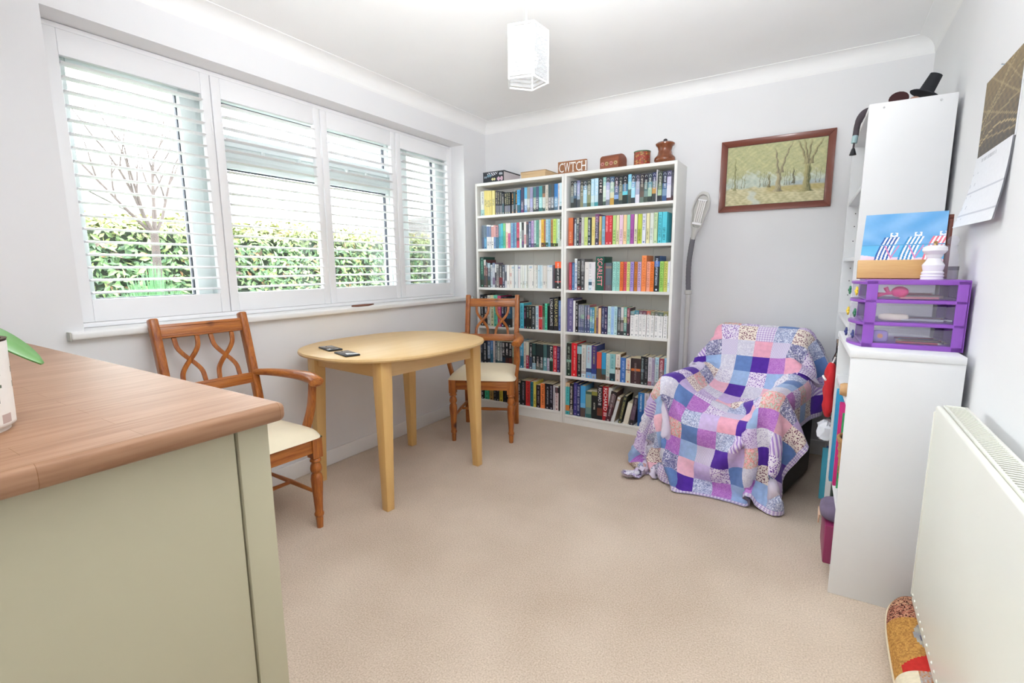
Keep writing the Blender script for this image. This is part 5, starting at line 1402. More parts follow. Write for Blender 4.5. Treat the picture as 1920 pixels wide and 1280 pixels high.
# ------------------------------------------------------------------ wall calendar
cl = thing('wall_calendar', 'wall calendar with a brown nature photo over a curling white month page', 'calendar', (W, -1.215, 1.28))
CWD = 0.375
def grass(u, v):
    n = math.sin(u * 60 + v * 33) * 0.5 + math.sin(u * 23 - v * 71 + 1) * 0.5
    c = mixc(lin('927f62'), lin('5f5a55'), 1 - v + 0.25 * n)
    for k in range(9):
        a = 0.06 + 0.11 * k
        if abs(v - (0.1 + 0.55 * abs(math.sin(a * 5))) - (u - a) * (1.1 - 0.25 * k)) < 0.012: c = mixc(c, lin('b5a37e'), 0.55)
    if abs(v - 0.16 - 0.12 * math.sin(u * 3.2)) < 0.012: c = mixc(c, lin('c9b48a'), 0.7)
    return c
picture_grid(grass, 60, 44, lambda u, v: (-0.004 - 0.004 * v * 0, -CWD * u, 0.235 + 0.235 * v)).build('photo_page', M['print'], cl)
MB().box(-0.0035, -0.0005, -CWD, 0, 0.232, 0.472).build('backing_page', mat('calendar_paper', 'dfe0e4', 0.7), cl)
def month(u, v):
    gu, gv = u * 7 % 1, v * 6.2 % 1
    if v > 0.86 and 0.2 < u < 0.62 and math.sin(u * 190) > 0.1 and 0.89 < v < 0.95: return lin('a7a9b0')
    if v < 0.86 and (gv < 0.03): return lin('c9cbd4')
    if v < 0.84 and 0.62 < gv < 0.85 and 0.1 < gu < 0.24 and math.sin(u * 400) > -0.3: return lin('b4b6c0')
    return lin('e9eaef')
def curl(u, v):
    s = 1 - v
    return (-0.006 - 0.04 * s ** 1.8 * (0.75 + 0.25 * math.cos(u * PI)), -CWD * u, 0.234 - 0.222 * s)
picture_grid(month, 70, 40, curl).build('month_page', M['print'], cl, smooth=70)
picture_grid(lambda u, v: lin('dcdde2'), 10, 10, lambda u, v: tuple(a + b for a, b in zip(curl(u, v), (0.003, 0, 0)))).build('page_back', M['print'], cl, smooth=70)
MB().tube([(0, -CWD / 2, 0.468), (-0.012, -CWD / 2, 0.472)], 0.002, 8).build('nail', M['chrome'], cl)

# ------------------------------------------------------------------ purple drawer tower and things on it
M['purple'] = NT('purple_plastic').m
_p = M['purple'].node_tree.nodes['Principled BSDF']; _p.inputs['Base Color'].default_value = (*lin('9858c4'), 1); _p.inputs['Roughness'].default_value = 0.28; _p.inputs['Transmission Weight'].default_value = 0.12; _p.inputs['Subsurface Weight'].default_value = 0.0
M['clear'] = glass('clear_plastic', (0.95, 0.94, 0.97), 0.10, 0.06)
def milky(name, amt):
    a = NT(name); a.N.remove(a.b)
    tr = a.n('ShaderNodeBsdfTransparent'); tr.inputs['Color'].default_value = (0.96, 0.96, 0.98, 1)
    df = a.n('ShaderNodeBsdfDiffuse'); df.inputs['Color'].default_value = (0.85, 0.84, 0.88, 1)
    tl = a.n('ShaderNodeBsdfTranslucent'); tl.inputs['Color'].default_value = (0.85, 0.84, 0.88, 1)
    m1 = a.n('ShaderNodeMixShader', Fac=0.5); a.l(df.outputs[0], m1.inputs[1]); a.l(tl.outputs[0], m1.inputs[2])
    m2 = a.n('ShaderNodeMixShader', Fac=amt); a.l(tr.outputs[0], m2.inputs[1]); a.l(m1.outputs[0], m2.inputs[2]); a.l(m2.outputs[0], a.out.inputs['Surface'])
    return a.m
M['milky'] = milky('milky_drawer_plastic', 0.13)
DW, DD, DHT = 0.298, 0.24, 0.229           # along x, along y, height
dloc = on_low(0.004, 0.098, 0.888); drz = lowrz
dt = thing('drawer_tower', 'purple plastic three drawer tower on the low white cabinet', 'drawers', dloc, drz)
hh = DHT / 3
for k in range(4):
    z = min(k * hh, DHT - 0.014); MB().box(0.03, DW, 0, DD, z, z + (0.012 if 0 < k < 3 else 0.016)).build('deck', M['purple'], dt, bevel=0.002)
    fr = [(0.03, 0.0)] + [(0.03 - 0.035 * math.sin(PI * q / 10), DD * q / 10) for q in range(1, 10)] + [(0.03, DD)]
    MB().prism(fr, z, z + 0.009).build('front_lip', M['purple'], dt, bevel=0.001)
for y in (0.0, DD - 0.006):
    MB().box(0.03, 0.062, y, y + 0.006, 0.0, DHT).build('post', M['purple'], dt, bevel=0.002)
    MB().box(DW - 0.032, DW, y, y + 0.006, 0.0, DHT).build('post', M['purple'], dt, bevel=0.002)
MB().box(DW - 0.005, DW, 0, DD, 0, DHT).build('back_panel', M['purple'], dt)
KN = (('e8c83a', '2f7a58'), ('2f7a58', 'e8c83a'), ('2c3478', '2c3478'))
for k in range(3):
    z = (2 - k) * hh + 0.014
    dr = MB().box(0.034, DW - 0.008, 0.008, DD - 0.008, z, z + 0.002).build('drawer', M['milky'], dt)
    MB().box(0.034, DW - 0.008, 0.007, 0.0085, z, z + hh - 0.022).build('side_wall', M['milky'], dr)
    MB().box(0.034, DW - 0.008, DD - 0.0085, DD - 0.007, z, z + hh - 0.022).build('side_wall', M['milky'], dr)
    n = 12; vs = []
    for q in range(n + 1):
        x = 0.03 - 0.031 * math.sin(PI * q / n); y = 0.004 + (DD - 0.008) * q / n
        vs += [(x, y, z), (x, y, z + hh - 0.020), (x + 0.002, y, z), (x + 0.002, y, z + hh - 0.020)]
    fs = []
    for q in range(n): fs += [(q * 4, q * 4 + 4, q * 4 + 5, q * 4 + 1), (q * 4 + 2, q * 4 + 3, q * 4 + 7, q * 4 + 6), (q * 4 + 1, q * 4 + 5, q * 4 + 7, q * 4 + 3)]
    MB().add(vs, fs).build('drawer_front', M['milky'], dr, smooth=40)
    for y, c in zip((0.045, 0.12), KN[k]):
        x = 0.03 - 0.031 * math.sin(PI * y / DD)
        b = MB()
        mt = Matrix.Translation((x - 0.006, y, z + 0.024)) @ Matrix.Rotation(-PI / 2, 4, 'Y')
        for q in range(6):
            a = q * PI / 3; b.ell((0.009 * math.cos(a), 0.009 * math.sin(a), 0), (0.007, 0.007, 0.004), 8, 5, mtx=mt)
        b.ell((0, 0, 0.002), (0.006, 0.006, 0.005), 8, 5, mtx=mt)
        b.build('flower_knob', mat('knob_' + c, c, 0.35), dr, smooth=60)
DM = Matrix.Translation(dloc) @ Matrix.Rotation(drz, 4, 'Z')
def at_dt(x, y, z): return DM @ Vector((x, y, z))
# what shows inside the drawers
pk = thing('party_balloon', 'bright pink deflated balloon in the top purple drawer', 'balloon', at_dt(0.115, 0.03, 2 * hh + 0.0165), drz)
MB().ell((0.01, 0, 0.021), (0.024, 0.016, 0.019)).build('bulb', mat('pink_rubber', 'ee2a8c', 0.3), pk, smooth=60)
b = MB().tube([(-0.012, 0, 0.018), (-0.03, 0, 0.014), (-0.05, 0, 0.01)], [0.007, 0.004, 0.009], 10, sx=0.6).tube([(-0.02, 0, 0.016), (-0.03, 0, 0.036)], [0.005, 0.007], 8, sx=0.6)
b.build('neck', bpy.data.materials['pink_rubber'], pk, smooth=60)
rl = thing('bandage_roll', 'cream cloth roll lying in the middle purple drawer', 'cloth', at_dt(0.115, 0.03, hh + 0.0165), drz)
MB().ell((0, 0, 0.012), (0.042, 0.014, 0.012), 20, 10, p=0.6).build('roll', mat('cream_cloth', 'e6dccb', 0.95, 0.05, 30), rl, smooth=60)
tp_ = thing('tape_measure', 'lilac tape measure in the bottom purple drawer', 'tape measure', at_dt(0.082, 0.028, 0.0165), drz)
MB().ell((0, 0, 0.021), (0.024, 0.012, 0.021), 20, 10, p=0.55).build('case', mat('lilac_plastic', '9a86c8', 0.4), tp_, smooth=60)
MB().lathe([(0.0, 0), (0.008, 0), (0.008, 0.002), (0, 0.002)], 14, mtx=Matrix.Translation((0, -0.0115, 0.023)) @ Matrix.Rotation(PI / 2, 4, 'X')).build('badge', mat('orange_badge', 'c98a5a', 0.4), tp_)
irng = random.Random(8)
for k, (nm, cols) in enumerate((('craft_papers', ('d98a90', 'e7c9c9', 'c8c0bc', 'b06a78')), ('knitting_needles', ('b9bcc2', 'c9ccd2', '9aa0a8', 'a85a5a')), ('pencils', ('b04848', '4a3a44', 'd8c8a0', '8a2a3a', '5a7a9a')))):
    for q in range(6):
        c = cols[q % len(cols)]
        y = 0.02 + 0.025 * q + irng.uniform(-.004, .004); a = irng.uniform(-0.06, 0.06); x0 = 0.13 + irng.uniform(-.01, .03)
        z = (2 - k) * hh + 0.0165
        name, lab = (('craft_card', 'scrap of pink or grey craft card lying in the top purple drawer'), ('knitting_needle', 'grey or red knitting needle lying in the middle purple drawer'), ('pencil', 'coloured pencil lying in the bottom purple drawer'))[k]
        if k == 0: o = MB().box(0, 0.10, -0.008, 0.008, 0, 0.004 + 0.002 * q).build(name, mat('card_%s' % c, c, 0.8), None)
        else:
            o = MB().tube([(0, 0, 0.004), (0.11, 0, 0.004)], 0.0035, 8).build(name, mat('stick_%s%d' % (c, k), c, 0.5), None, smooth=50)
            o2 = MB().lathe([(0.0035, 0), (0.0, 0.012)], 8, mtx=Matrix.Translation((0.11, 0, 0.004)) @ Matrix.Rotation(PI / 2, 4, 'Y'), cap=False).build('tip', M['pages'] if k == 2 else M['chrome'], o)
        lab = lab.replace('scrap of pink or grey craft card lying', ('rose','pale pink','grey','plum')[q % 4] + ' craft card').replace('grey or red', ('grey','silver','dark grey','red')[q % 4]).replace('coloured', ('red','dark','cream','maroon','blue')[q % 5]) + ', ' + ONES[q] + ' from the camera side'
        o.location = at_dt(x0, y, z); o.rotation_euler = (0, 0, drz + a)
        tag(o, lab, name.split('_')[-1], name.replace('_', ' ') + 's in the purple tower')

# canvas, board, pepper mill, jars on the tower
DT = 0.888 + DHT + 0.003
cv = thing('beach_canvas', 'blue seaside canvas with three striped deckchairs leaning on the tall bookcase', 'canvas', tuple(at_dt(0.022, 0.222, DHT + 0.002)), drz + math.radians(-11))
cm = Matrix.Rotation(math.radians(-20), 4, 'X')
KW, KH = 0.238, 0.246
def beach(u, v):
    n = math.sin(u * 13 + v * 9 + 2 * math.sin(v * 11)) * 0.5 + math.sin(u * 9 - v * 17) * 0.5
    c = mixc(lin('62a2d8'), lin('86b8e4'), 0.5 + 0.5 * n)
    if v < 0.50: c = mixc(lin('5cb0de'), lin('74bee6'), 0.5 + 0.5 * n)
    if v < 0.33 - 0.05 * u + 0.02 * n: c = mixc(lin('ecc3d6'), lin('e6dcea'), 0.5 + 0.6 * n)
    for cx, ca in ((0.27, '2f5fa8'), (0.56, '3f8fc8'), (0.85, 'e8788c')):
        y0, y1 = 0.24, 0.62
        if y0 < v < y1:
            x = (u - cx - 0.10 * ((v - y0) / (y1 - y0)) ** 1.5) / 0.095
            if abs(x) < 1: c = lin(ca) if int((x + 1) * 4.0) % 2 == 0 else lin('f4f2f6')
        if abs(v - 0.66) < 0.03 and abs(u - cx - 0.12) < 0.045 and ((u - cx - 0.12) / 0.045) ** 2 + ((v - 0.67) / 0.035) ** 2 > 0.35 and v < 0.69: c = lin('f6f4f8')
        if abs((v - 0.3) - 2.2 * abs(u - cx - 0.11)) < 0.02 and v < 0.5: c = lin('d888b8')
    if abs(v - 0.5) < 0.007: c = lin('5a9ccc')
    return c
picture_grid(beach, 160, 130, lambda u, v: cm @ Vector((KW * u, -0.0172, KH * v))).build('painted_face', M['print'], cv)
MB().box(0, KW, -0.017, 0, 0, KH, mtx=cm).build('stretcher_frame', mat('canvas_edge', '9a6a4c', 0.8, 0.1), cv)
bf = thing('picture_frame', 'narrow brown wooden picture frame leaning behind the seaside canvas', 'frame', tuple(at_dt(0.120, 0.239, DHT + 0.002)), drz + math.radians(-11))
fm = Matrix.Rotation(math.radians(-17), 4, 'X')
for x0, x1, z0, z1 in ((0, 0.16, 0, 0.016), (0, 0.16, 0.216, 0.232), (0, 0.016, 0.016, 0.216), (0.144, 0.16, 0.016, 0.216)): MB().box(x0, x1, -0.014, 0.0, z0, z1, mtx=fm).build('frame_rail', M['mahog'], bf, bevel=0.002)
MB().box(0.012, 0.148, -0.006, -0.002, 0.012, 0.22, mtx=fm).build('mount', mat('grey_mount', '8f8c88', 0.8), bf)
cb = thing('bamboo_board', 'small bamboo board leaning against the seaside canvas', 'board', tuple(at_dt(0.006, 0.098, DHT + 0.002)), drz)
MB().box(0, 0.195, -0.014, 0, 0, 0.066, mtx=Matrix.Rotation(math.radians(-14), 4, 'X')).build('board', wood('bamboo', 'd5ac72', 'c2935a', 'x', 1.2, 0.45), cb, bevel=0.002)
pm = thing('pepper_mill', 'white turned pepper mill with a brass top on the purple tower', 'pepper mill', tuple(at_dt(0.210, 0.065, DHT + 0.002)), drz)
MB().lathe([(0, 0), (0.03, 0), (0.031, 0.004), (0.029, 0.007), (0.031, 0.011), (0.031, 0.014), (0.028, 0.017), (0.030, 0.021), (0.030, 0.024), (0.026, 0.028), (0.029, 0.04), (0.030, 0.048), (0.022, 0.06), (0.018, 0.07), (0.022, 0.078), (0.0225, 0.082),
    (0.027, 0.086), (0.033, 0.095), (0.032, 0.106), (0.024, 0.112), (0.0, 0.113)], 32, cap=False).build('mill_body', mat('white_enamel', 'eceaf0', 0.18, 0.01, coat=0.4), pm, smooth=35)
MB().lathe([(0, 0.112), (0.006, 0.113), (0.0045, 0.118), (0.006, 0.124), (0.0, 0.128)], 14, cap=False).build('nut', mat('brass', 'c0a070', 0.3, metal=1), pm, smooth=50)
gj = thing('glass_bottle', 'clear glass bottle with a round stopper behind the white pepper mill', 'bottle', tuple(at_dt(0.262, 0.105, DHT + 0.002)), drz)
MB().lathe([(0.017, 0), (0.019, 0.004), (0.019, 0.08), (0.012, 0.095), (0.011, 0.108), (0.015, 0.112)], 20).build('bottle_body', M['milky'], gj, smooth=40)
MB().ell((0, 0, 0.128), (0.016, 0.016, 0.016)).build('stopper', M['milky'], gj, smooth=60)
sj = thing('spice_jar', 'small glass jar with a dark grey lid near the wall', 'jar', tuple(at_dt(0.280, 0.15, DHT + 0.002)), drz)
MB().lathe([(0.0, 0), (0.014, 0), (0.014, 0.03), (0.0, 0.03)], 20).build('jar_body', mat('jar_grey', 'a9a8a4', 0.2), sj, smooth=40)
MB().lathe([(0.0, 0.03), (0.0145, 0.03), (0.0145, 0.043), (0.0, 0.043)], 20).build('lid', mat('grey_lid', '5c5c60', 0.4), sj, smooth=40)

# ------------------------------------------------------------------ pendant lamp: five sided, rows of shell strips
PLZ0, PLZ1, PSD = 1.800, 1.966, 0.0875
va = (1.495, -1.991); hd_ = Vector((0.85, 0.527)) ; dp = Vector((-0.527, 0.85))
cen = Vector(va) + hd_ * 0.688 * PSD + dp * 0.5 * PSD
pn = thing('pendant_lamp', 'white five sided pendant lamp with rows of shell strips', 'lamp', (cen.x, cen.y, 0))
pen = [(Vector(va) + (hd_ * a + dp * c) * PSD) - cen for a, c in ((0, 0), (0.951, -0.309), (1.539, 0.5), (0.951, 1.309), (0, 1))]
M['shell'] = NT('shell_strip').m
_s = M['shell'].node_tree.nodes['Principled BSDF']; _s.inputs['Base Color'].default_value = (0.78, 0.79, 0.8, 1); _s.inputs['Roughness'].default_value = 0.2; _s.inputs['Transmission Weight'].default_value = 0.75; _s.inputs['IOR'].default_value = 1.25; _s.inputs['Alpha'].default_value = 0.5
M['lampframe'] = mat('lamp_frame_white', 'd4d4d4', 0.35, 0.01)
for z in (PLZ0, PLZ1):
    MB().tube([(p.x, p.y, z) for p in pen] + [(pen[0].x, pen[0].y, z)], 0.0032, 8).build('ring', M['lampframe'], pn)
for p in pen: MB().tube([(p.x, p.y, PLZ0), (p.x, p.y, PLZ1)], 0.003, 8).build('upright', M['lampframe'], pn)
NS = 11
for k in range(5):
    p, q = pen[k], pen[(k + 1) % 5]; e = (q - p).normalized(); nn = Vector((e.y, -e.x)); ang = math.atan2(e.y, e.x)
    for s in range(NS):
        z = PLZ0 + 0.006 + (PLZ1 - PLZ0 - 0.012) * (s + 0.5) / NS
        o = MB().box(0.004, PSD - 0.004, -0.0022, 0.0022, -0.0062, 0.0062).build('strip', M['shell'], pn, bevel=0.0015)
        o.location = (p.x, p.y, z); o.rotation_euler = (math.radians(16), 0, ang)
MB().tube([(0, 0, PLZ1 - 0.004), (0, 0, H - 0.02)], 0.0028, 8).build('cord', M['lampframe'], pn)
MB().lathe([(0.0, H - 0.001), (0.045, H - 0.001), (0.043, H - 0.02), (0.012, H - 0.03), (0.0, H - 0.03)], 24, cap=False).build('ceiling_rose', M['lampframe'], pn, smooth=40)
b = MB()
for p in pen: b.tube([(0, 0, PLZ1), (p.x, p.y, PLZ1)], 0.002, 6)
b.build('spider', M['lampframe'], pn)
MB().lathe([(0.0, PLZ1 + 0.005), (0.013, PLZ1 + 0.005), (0.016, PLZ1 - 0.03), (0.017, PLZ1 - 0.045), (0.0, PLZ1 - 0.045)], 16).build('lamp_holder', M['lampframe'], pn, smooth=40)
bl = NT('lit_bulb'); bl.b.inputs['Base Color'].default_value = (1, 1, 1, 1); bl.b.inputs['Emission Color'].default_value = (1, 0.98, 0.95, 1); bl.b.inputs['Emission Strength'].default_value = BULB
MB().lathe([(0.012, PLZ1 - 0.045), (0.014, PLZ1 - 0.055), (0.026, PLZ1 - 0.08), (0.029, PLZ1 - 0.095), (0.024, PLZ1 - 0.112), (0.0, PLZ1 - 0.122)], 20, cap=False).build('bulb', bl.m, pn, smooth=60)

# ------------------------------------------------------------------ doll on the tall bookcase, striped doll dangling over its front
dl = thing('doll', 'small doll in a tall black brimmed hat lying on the tall bookcase', 'doll', (2.722, -0.765, 1.822))
hm = Matrix.Translation((0.018, 0, 0.035)) @ Matrix.Rotation(math.radians(24), 4, 'Y')
MB().lathe([(0.0, 0.0), (0.052, 0.0), (0.054, 0.003), (0.05, 0.006), (0.03, 0.01), (0.026, 0.02), (0.022, 0.08), (0.0, 0.082)], 24, cap=False, mtx=hm).build('hat', mat('black_felt', '1c1e24', 0.8), dl, smooth=40)
MB().ell((-0.012, 0, 0.018), (0.02, 0.02, 0.018)).build('head', mat('doll_skin', 'dcae98', 0.6), dl, smooth=60)
MB().ell((-0.024, 0, 0.013), (0.016, 0.02, 0.013)).build('lace_bonnet', mat('white_lace', 'e9e6e2', 0.9), dl, smooth=60)
MB().ell((-0.056, 0.0, 0.014), (0.028, 0.024, 0.014)).build('shawl', mat('maroon_shawl', '3a2422', 0.9), dl, smooth=60)
MB().lathe([(0.018, 0), (0.03, 0.05), (0.034, 0.09), (0.0, 0.09)], 16, mtx=Matrix.Translation((-0.07, 0.02, 0.034)) @ Matrix.Rotation(math.radians(100), 4, 'X') @ Matrix.Scale(0.8, 4, (0, 1, 0))).build('skirt', mat('red_skirt', '3a1c1e', 0.9), dl, smooth=50)
d2 = thing('soft_toy', 'dark soft toy draped over the front edge of the tall bookcase', 'toy', (2.60, -0.72, 1.822))
M['toyd'] = mat('dark_plush', '4a4248', 0.95, 0.2, 40)
MB().ell((0.02, 0, 0.018), (0.045, 0.03, 0.02)).build('body', M['toyd'], d2, smooth=60)
MB().tube(curve_pts([(-0.01, 0, 0.02), (-0.055, 0.01, 0.012), (-0.075, 0.01, -0.03), (-0.08, 0.0, -0.085)], 6), [0.014] * 12 + [0.012] * 7, 12).build('leg', M['toyd'], d2, smooth=60)
MB().tube([(-0.08, 0, -0.083), (-0.083, -0.002, -0.115)], 0.0115, 12).build('cuff', mat('pale_blue_cuff', '9fb8bc', 0.9), d2, smooth=60)
MB().tube([(-0.083, -0.002, -0.113), (-0.084, -0.004, -0.14)], 0.004, 8).build('cord', M['toyd'], d2)
MB().lathe([(0.006, 0), (0.014, -0.028), (0.0, -0.03)], 12, (-0.084, -0.004, -0.138), cap=False).build('boot', mat('black_boot', '18181c', 0.5), d2, smooth=50)

# ------------------------------------------------------------------ things stuffed into the low cabinet and the tall bookcase foot
def low_item(o, label, cat, x, y, z, rz=0.0, group=None):
    o.location = on_low(x, y, z); o.rotation_euler = (0, 0, rz + lowrz); return tag(o, label, cat, group)
def tall_pt(x, y, z): return Matrix.Translation(TALL) @ Matrix.Rotation(TRZ, 4, 'Z') @ Vector((x, y, z))
def tall_item(o, label, cat, x, y, z, rz=0.0, group=None):
    o.location = tall_pt(x, y, z); o.rotation_euler = (0, 0, rz + TRZ); return tag(o, label, cat, group)
low_item(MB().lathe([(0, 0), (0.02, 0.0), (0.024, 0.012), (0.024, 0.2), (0.02, 0.21), (0, 0.21)], 20, mtx=Matrix.Translation((0, 0, 0.024)) @ Matrix.Rotation(PI / 2, 4, 'Y')).build('rolling_pin', wood('pin_wood', 'd3a877', 'c09362', 'z', 1, 0.5), None, smooth=40), 'pale wooden rolling pin end poking out on the upper shelf of the low cabinet', 'rolling pin', -0.012, 0.13, 0.70)
FOL = (('e2308c', 'bright pink folder standing in the low white cabinet', 0.245, 0.022, 0.335, 0.002), ('3fae6c', 'green folder standing in the low white cabinet', 0.222, 0.014, 0.30, 0.012), ('2f9fd0', 'blue ring binder standing in the low white cabinet', 0.285, 0.035, 0.375, -0.008),
       ('bfe0e6', 'pale aqua folder standing in the low white cabinet', 0.335, 0.02, 0.37, -0.004), ('22343a', 'black folder standing in the low white cabinet', 0.37, 0.025, 0.36, 0.0))
def folder(c, w, h, name='folder'):
    o = MB().box(0, 0.21, 0, 0.002, 0, h).box(0, 0.21, w - 0.002, w, 0, h).box(0, 0.002, 0, w, 0, h).build(name, mat('folder_' + c, c, 0.4), None, bevel=0.0006)
    MB().box(0.006, 0.206, 0.003, w - 0.003, 0.004, h - 0.006).build('pages', M['pages'], o); return o
for c, lab, y, w, h, x in FOL: low_item(folder(c, w, h), lab, 'folder', x, y, 0.31)
bs = thing('wicker_basket', 'tan woven basket in the low white cabinet', 'basket', on_low(0.084, 0.115, 0.31), 0)
M['wicker'] = wood('wicker_cane', 'b98d5c', '8e6438', 'z', 3, 0.7)
MB().lathe([(0, 0), (0.065, 0), (0.072, 0.04), (0.083, 0.17), (0.088, 0.235), (0.083, 0.235), (0.078, 0.17), (0.06, 0.01), (0, 0.01)], 36, cap=False).build('wall', M['wicker'], bs, smooth=40)
for k in range(8): MB().tube([((0.068 + 0.0027 * k) * math.cos(2 * PI * q / 28), (0.068 + 0.0027 * k) * math.sin(2 * PI * q / 28), 0.015 + 0.03 * k) for q in range(29)], 0.004, 6).build('band', M['wicker'], bs, smooth=60)
MB().tube([(0.087 * math.cos(2 * PI * q / 28), 0.087 * math.sin(2 * PI * q / 28), 0.236) for q in range(29)], 0.007, 8).build('rim', M['wicker'], bs, smooth=60)
o = MB().ell((0, 0, 0.03), (0.06, 0.06, 0.035), 14, 8).build('wool_ball', mat('grey_green_wool', '5a6a64', 0.95, 0.3, 60), None, smooth=60); o.location = tuple(on_low(0.084, 0.115, 0.49)); tag(o, 'grey green ball of wool in the woven basket', 'wool')
low_item(MB().box(0, 0.2, 0, 0.2, 0, 0.15).build('storage_tin', mat('plum_tin', '8a2c58', 0.4), None, bevel=0.006), 'plum coloured box under a patterned pouch in the low cabinet', 'box', -0.022, 0.06, 0.075)
p = MB().ell((0.075, 0.06, 0.033), (0.085, 0.075, 0.033), 18, 10, p=0.6).build('zip_pouch', mat('grey_violet_cloth', '6c6078', 0.9, 0.15, 20), None, smooth=60)
low_item(p, 'grey violet cloth pouch on the plum box in the low cabinet', 'pouch', -0.03, 0.08, 0.2255)
MB().prism([(0.0, -0.02), (0.0, 0.06), (0.05, 0.02)], 0, 0.004, mtx=Matrix.Translation((-0.0115, 0.05, 0.012)) @ Matrix.Rotation(PI / 2, 4, 'Y')).build('patch', mat('peach_patch', 'd9b49a', 0.9), p)
low_item(MB().box(0, 0.2, 0, 0.1, 0, 0.155).build('document_box', mat('dark_green_box', '26382f', 0.6), None, bevel=0.003), 'dark green document box at the foot of the low cabinet', 'box', 0.02, 0.46, 0.075 + 0.0)
# far side: red bag and tissue hanging from the tall bookcase front, bottles above
def crumple(b, k):
    b.v = [(x * (1 + 0.35 * k * math.sin(z * 70 + y * 60)) + 0.006 * k * math.sin(y * 150 + z * 40), y * (1 + 0.25 * k * math.sin(z * 45 + 1)), z) for x, y, z in b.v]; return b
rb = thing('red_bag', 'red cloth bag hanging by a white cord at the front of the tall bookcase', 'bag', tall_pt(-0.048, -0.005, 0.50), TRZ)
M['redcloth'] = mat('red_cloth', 'c4232c', 0.9, 0.08, 14)
crumple(MB().ell((0, 0, 0.11), (0.02, 0.055, 0.125), 24, 16, p=0.65), 0.5).build('bag_body', M['redcloth'], rb, smooth=60)
MB().tube(curve_pts([(-0.02, -0.05, 0.165), (-0.027, 0.0, 0.17), (-0.02, 0.05, 0.162)], 6), 0.005, 8).build('cord', mat('white_cord', 'eeeeee', 0.8), rb, smooth=60)
MB().tube([(0.0, 0, 0.22), (0.012, 0, 0.262)], 0.003, 8).build('hanging_loop', bpy.data.materials['white_cord'], rb)
ts = MB().ell((0, 0, 0), (0.032, 0.05, 0.045), 12, 8, p=0.75)
jr_ = random.Random(4)
ts.v = [(x + jr_.uniform(-.006, .006), y + jr_.uniform(-.008, .008), z + jr_.uniform(-.006, .006)) for x, y, z in ts.v]
tall_item(ts.build('tissue', mat('white_tissue', 'e9ecf4', 0.9), None, smooth=30), 'crumpled white tissue at the front of the tall bookcase below the red bag', 'tissue', -0.05, 0.0, 0.42)
for k, (c, w, h, y) in enumerate((('3fa8c4', 0.012, 0.32, 0.042), ('e4e6ea', 0.03, 0.30, 0.058), ('2f5fa0', 0.014, 0.31, 0.095), ('d9d9dc', 0.028, 0.29, 0.125), ('1f2a30', 0.02, 0.31, 0.17), ('4a8a5c', 0.02, 0.29, 0.21))):
    n = ('teal', 'white', 'blue', 'grey', 'black', 'green')[k]
    tall_item(folder(c, w, h * 0.78, 'magazine'), f'{n} magazine standing at the foot of the tall bookcase', 'magazine', -0.05 + 0.008 * k, y - 0.02, 0.075)
for k, (x, y, h, r, c) in enumerate(((-0.005, 0.045, 0.20, 0.02, 'clear'), (0.0, 0.10, 0.18, 0.018, 'clear'), (0.01, 0.15, 0.21, 0.022, 'dark'))):
    t = thing('bottle', ('clear glass bottle with a silver cap, first in the tall bookcase row', 'shorter clear glass bottle with a silver cap in the tall bookcase', 'dark green bottle in the tall bookcase above the red bag')[k], 'bottle', tall_pt(x - 0.02, y, 0.62), 0)
    MB().lathe([(0, 0), (r, 0), (r, h * 0.62), (r * 0.45, h * 0.78), (r * 0.42, h)], 18).build('bottle_body', M['clear'] if c == 'clear' else mat('dark_bottle_glass', '16241e', 0.1), t, smooth=40)
    MB().lathe([(0, h), (r * 0.55, h), (r * 0.55, h + 0.018), (0, h + 0.018)], 14).build('cap', M['chrome'], t, smooth=40)

# ------------------------------------------------------------------ garden and houses beyond the window
GZ = -0.25
struct(MB().box(-40, -T - 0.02, -30, 40, GZ - 0.2, GZ).build('ground', mat('lawn', '4f5a3c', 0.95, 0.25, 1.5), None), 'garden ground outside the window')
grng = np.random.default_rng(4)
def leaf_cloud(name, pts, nrm, size, cols, parent, m):
    n = len(pts); a = grng.normal(size=(n, 3)); t = np.cross(nrm, a); t /= np.linalg.norm(t, axis=1, keepdims=True)
    b = np.cross(nrm, t); s = size * grng.uniform(0.7, 1.3, (n, 1))
    vs = np.stack([pts - t * s, pts + b * s * 0.42 + nrm * s * 0.15, pts + t * s, pts - b * s * 0.42 + nrm * s * 0.15], 1).reshape(-1, 3)
    me = bpy.data.meshes.new(name); me.from_pydata(vs.tolist(), [], [(4 * i, 4 * i + 1, 4 * i + 2, 4 * i + 3) for i in range(n)])
    ca = me.color_attributes.new('Col', 'FLOAT_COLOR', 'CORNER'); cc = np.ones((n, 4, 4)); cc[:, :, :3] = cols[:, None, :]
    ca.data.foreach_set('color', cc.ravel()); me.materials.append(m)
    o = bpy.data.objects.new(name, me); C.objects.link(o); o['kind'] = 'stuff'
    if parent: o.parent = parent
    return o
M['foliage'] = attr_mat('hedge_leaf', 0.45, 0.4, 0.15)
hg = thing('hedge', 'clipped laurel hedge along the garden outside the window', 'hedge', (-3.6, 1.5, GZ))
HT = 1.92
n = 24000
f = grng.uniform(size=n); yy = grng.uniform(-5.5, 6.5, n); zz = grng.uniform(0, 1, n) ** 0.9 * HT
top = grng.uniform(size=n) < 0.22
px = np.where(top, grng.uniform(-0.9, 0.0, n), grng.uniform(-0.10, 0.07, n)); pz = np.where(top, HT + grng.uniform(-0.06, 0.10, n) + 0.03 * np.sin(yy * 5), zz)
pts = np.stack([px + 0.05 * np.sin(yy * 3 + pz * 4), yy, pz], 1)
nr = grng.normal(size=(n, 3)) * 0.55 + np.where(top[:, None], np.array([[0.2, 0, 1.0]]), np.array([[1.0, 0, 0.45]])); nr /= np.linalg.norm(nr, axis=1, keepdims=True)
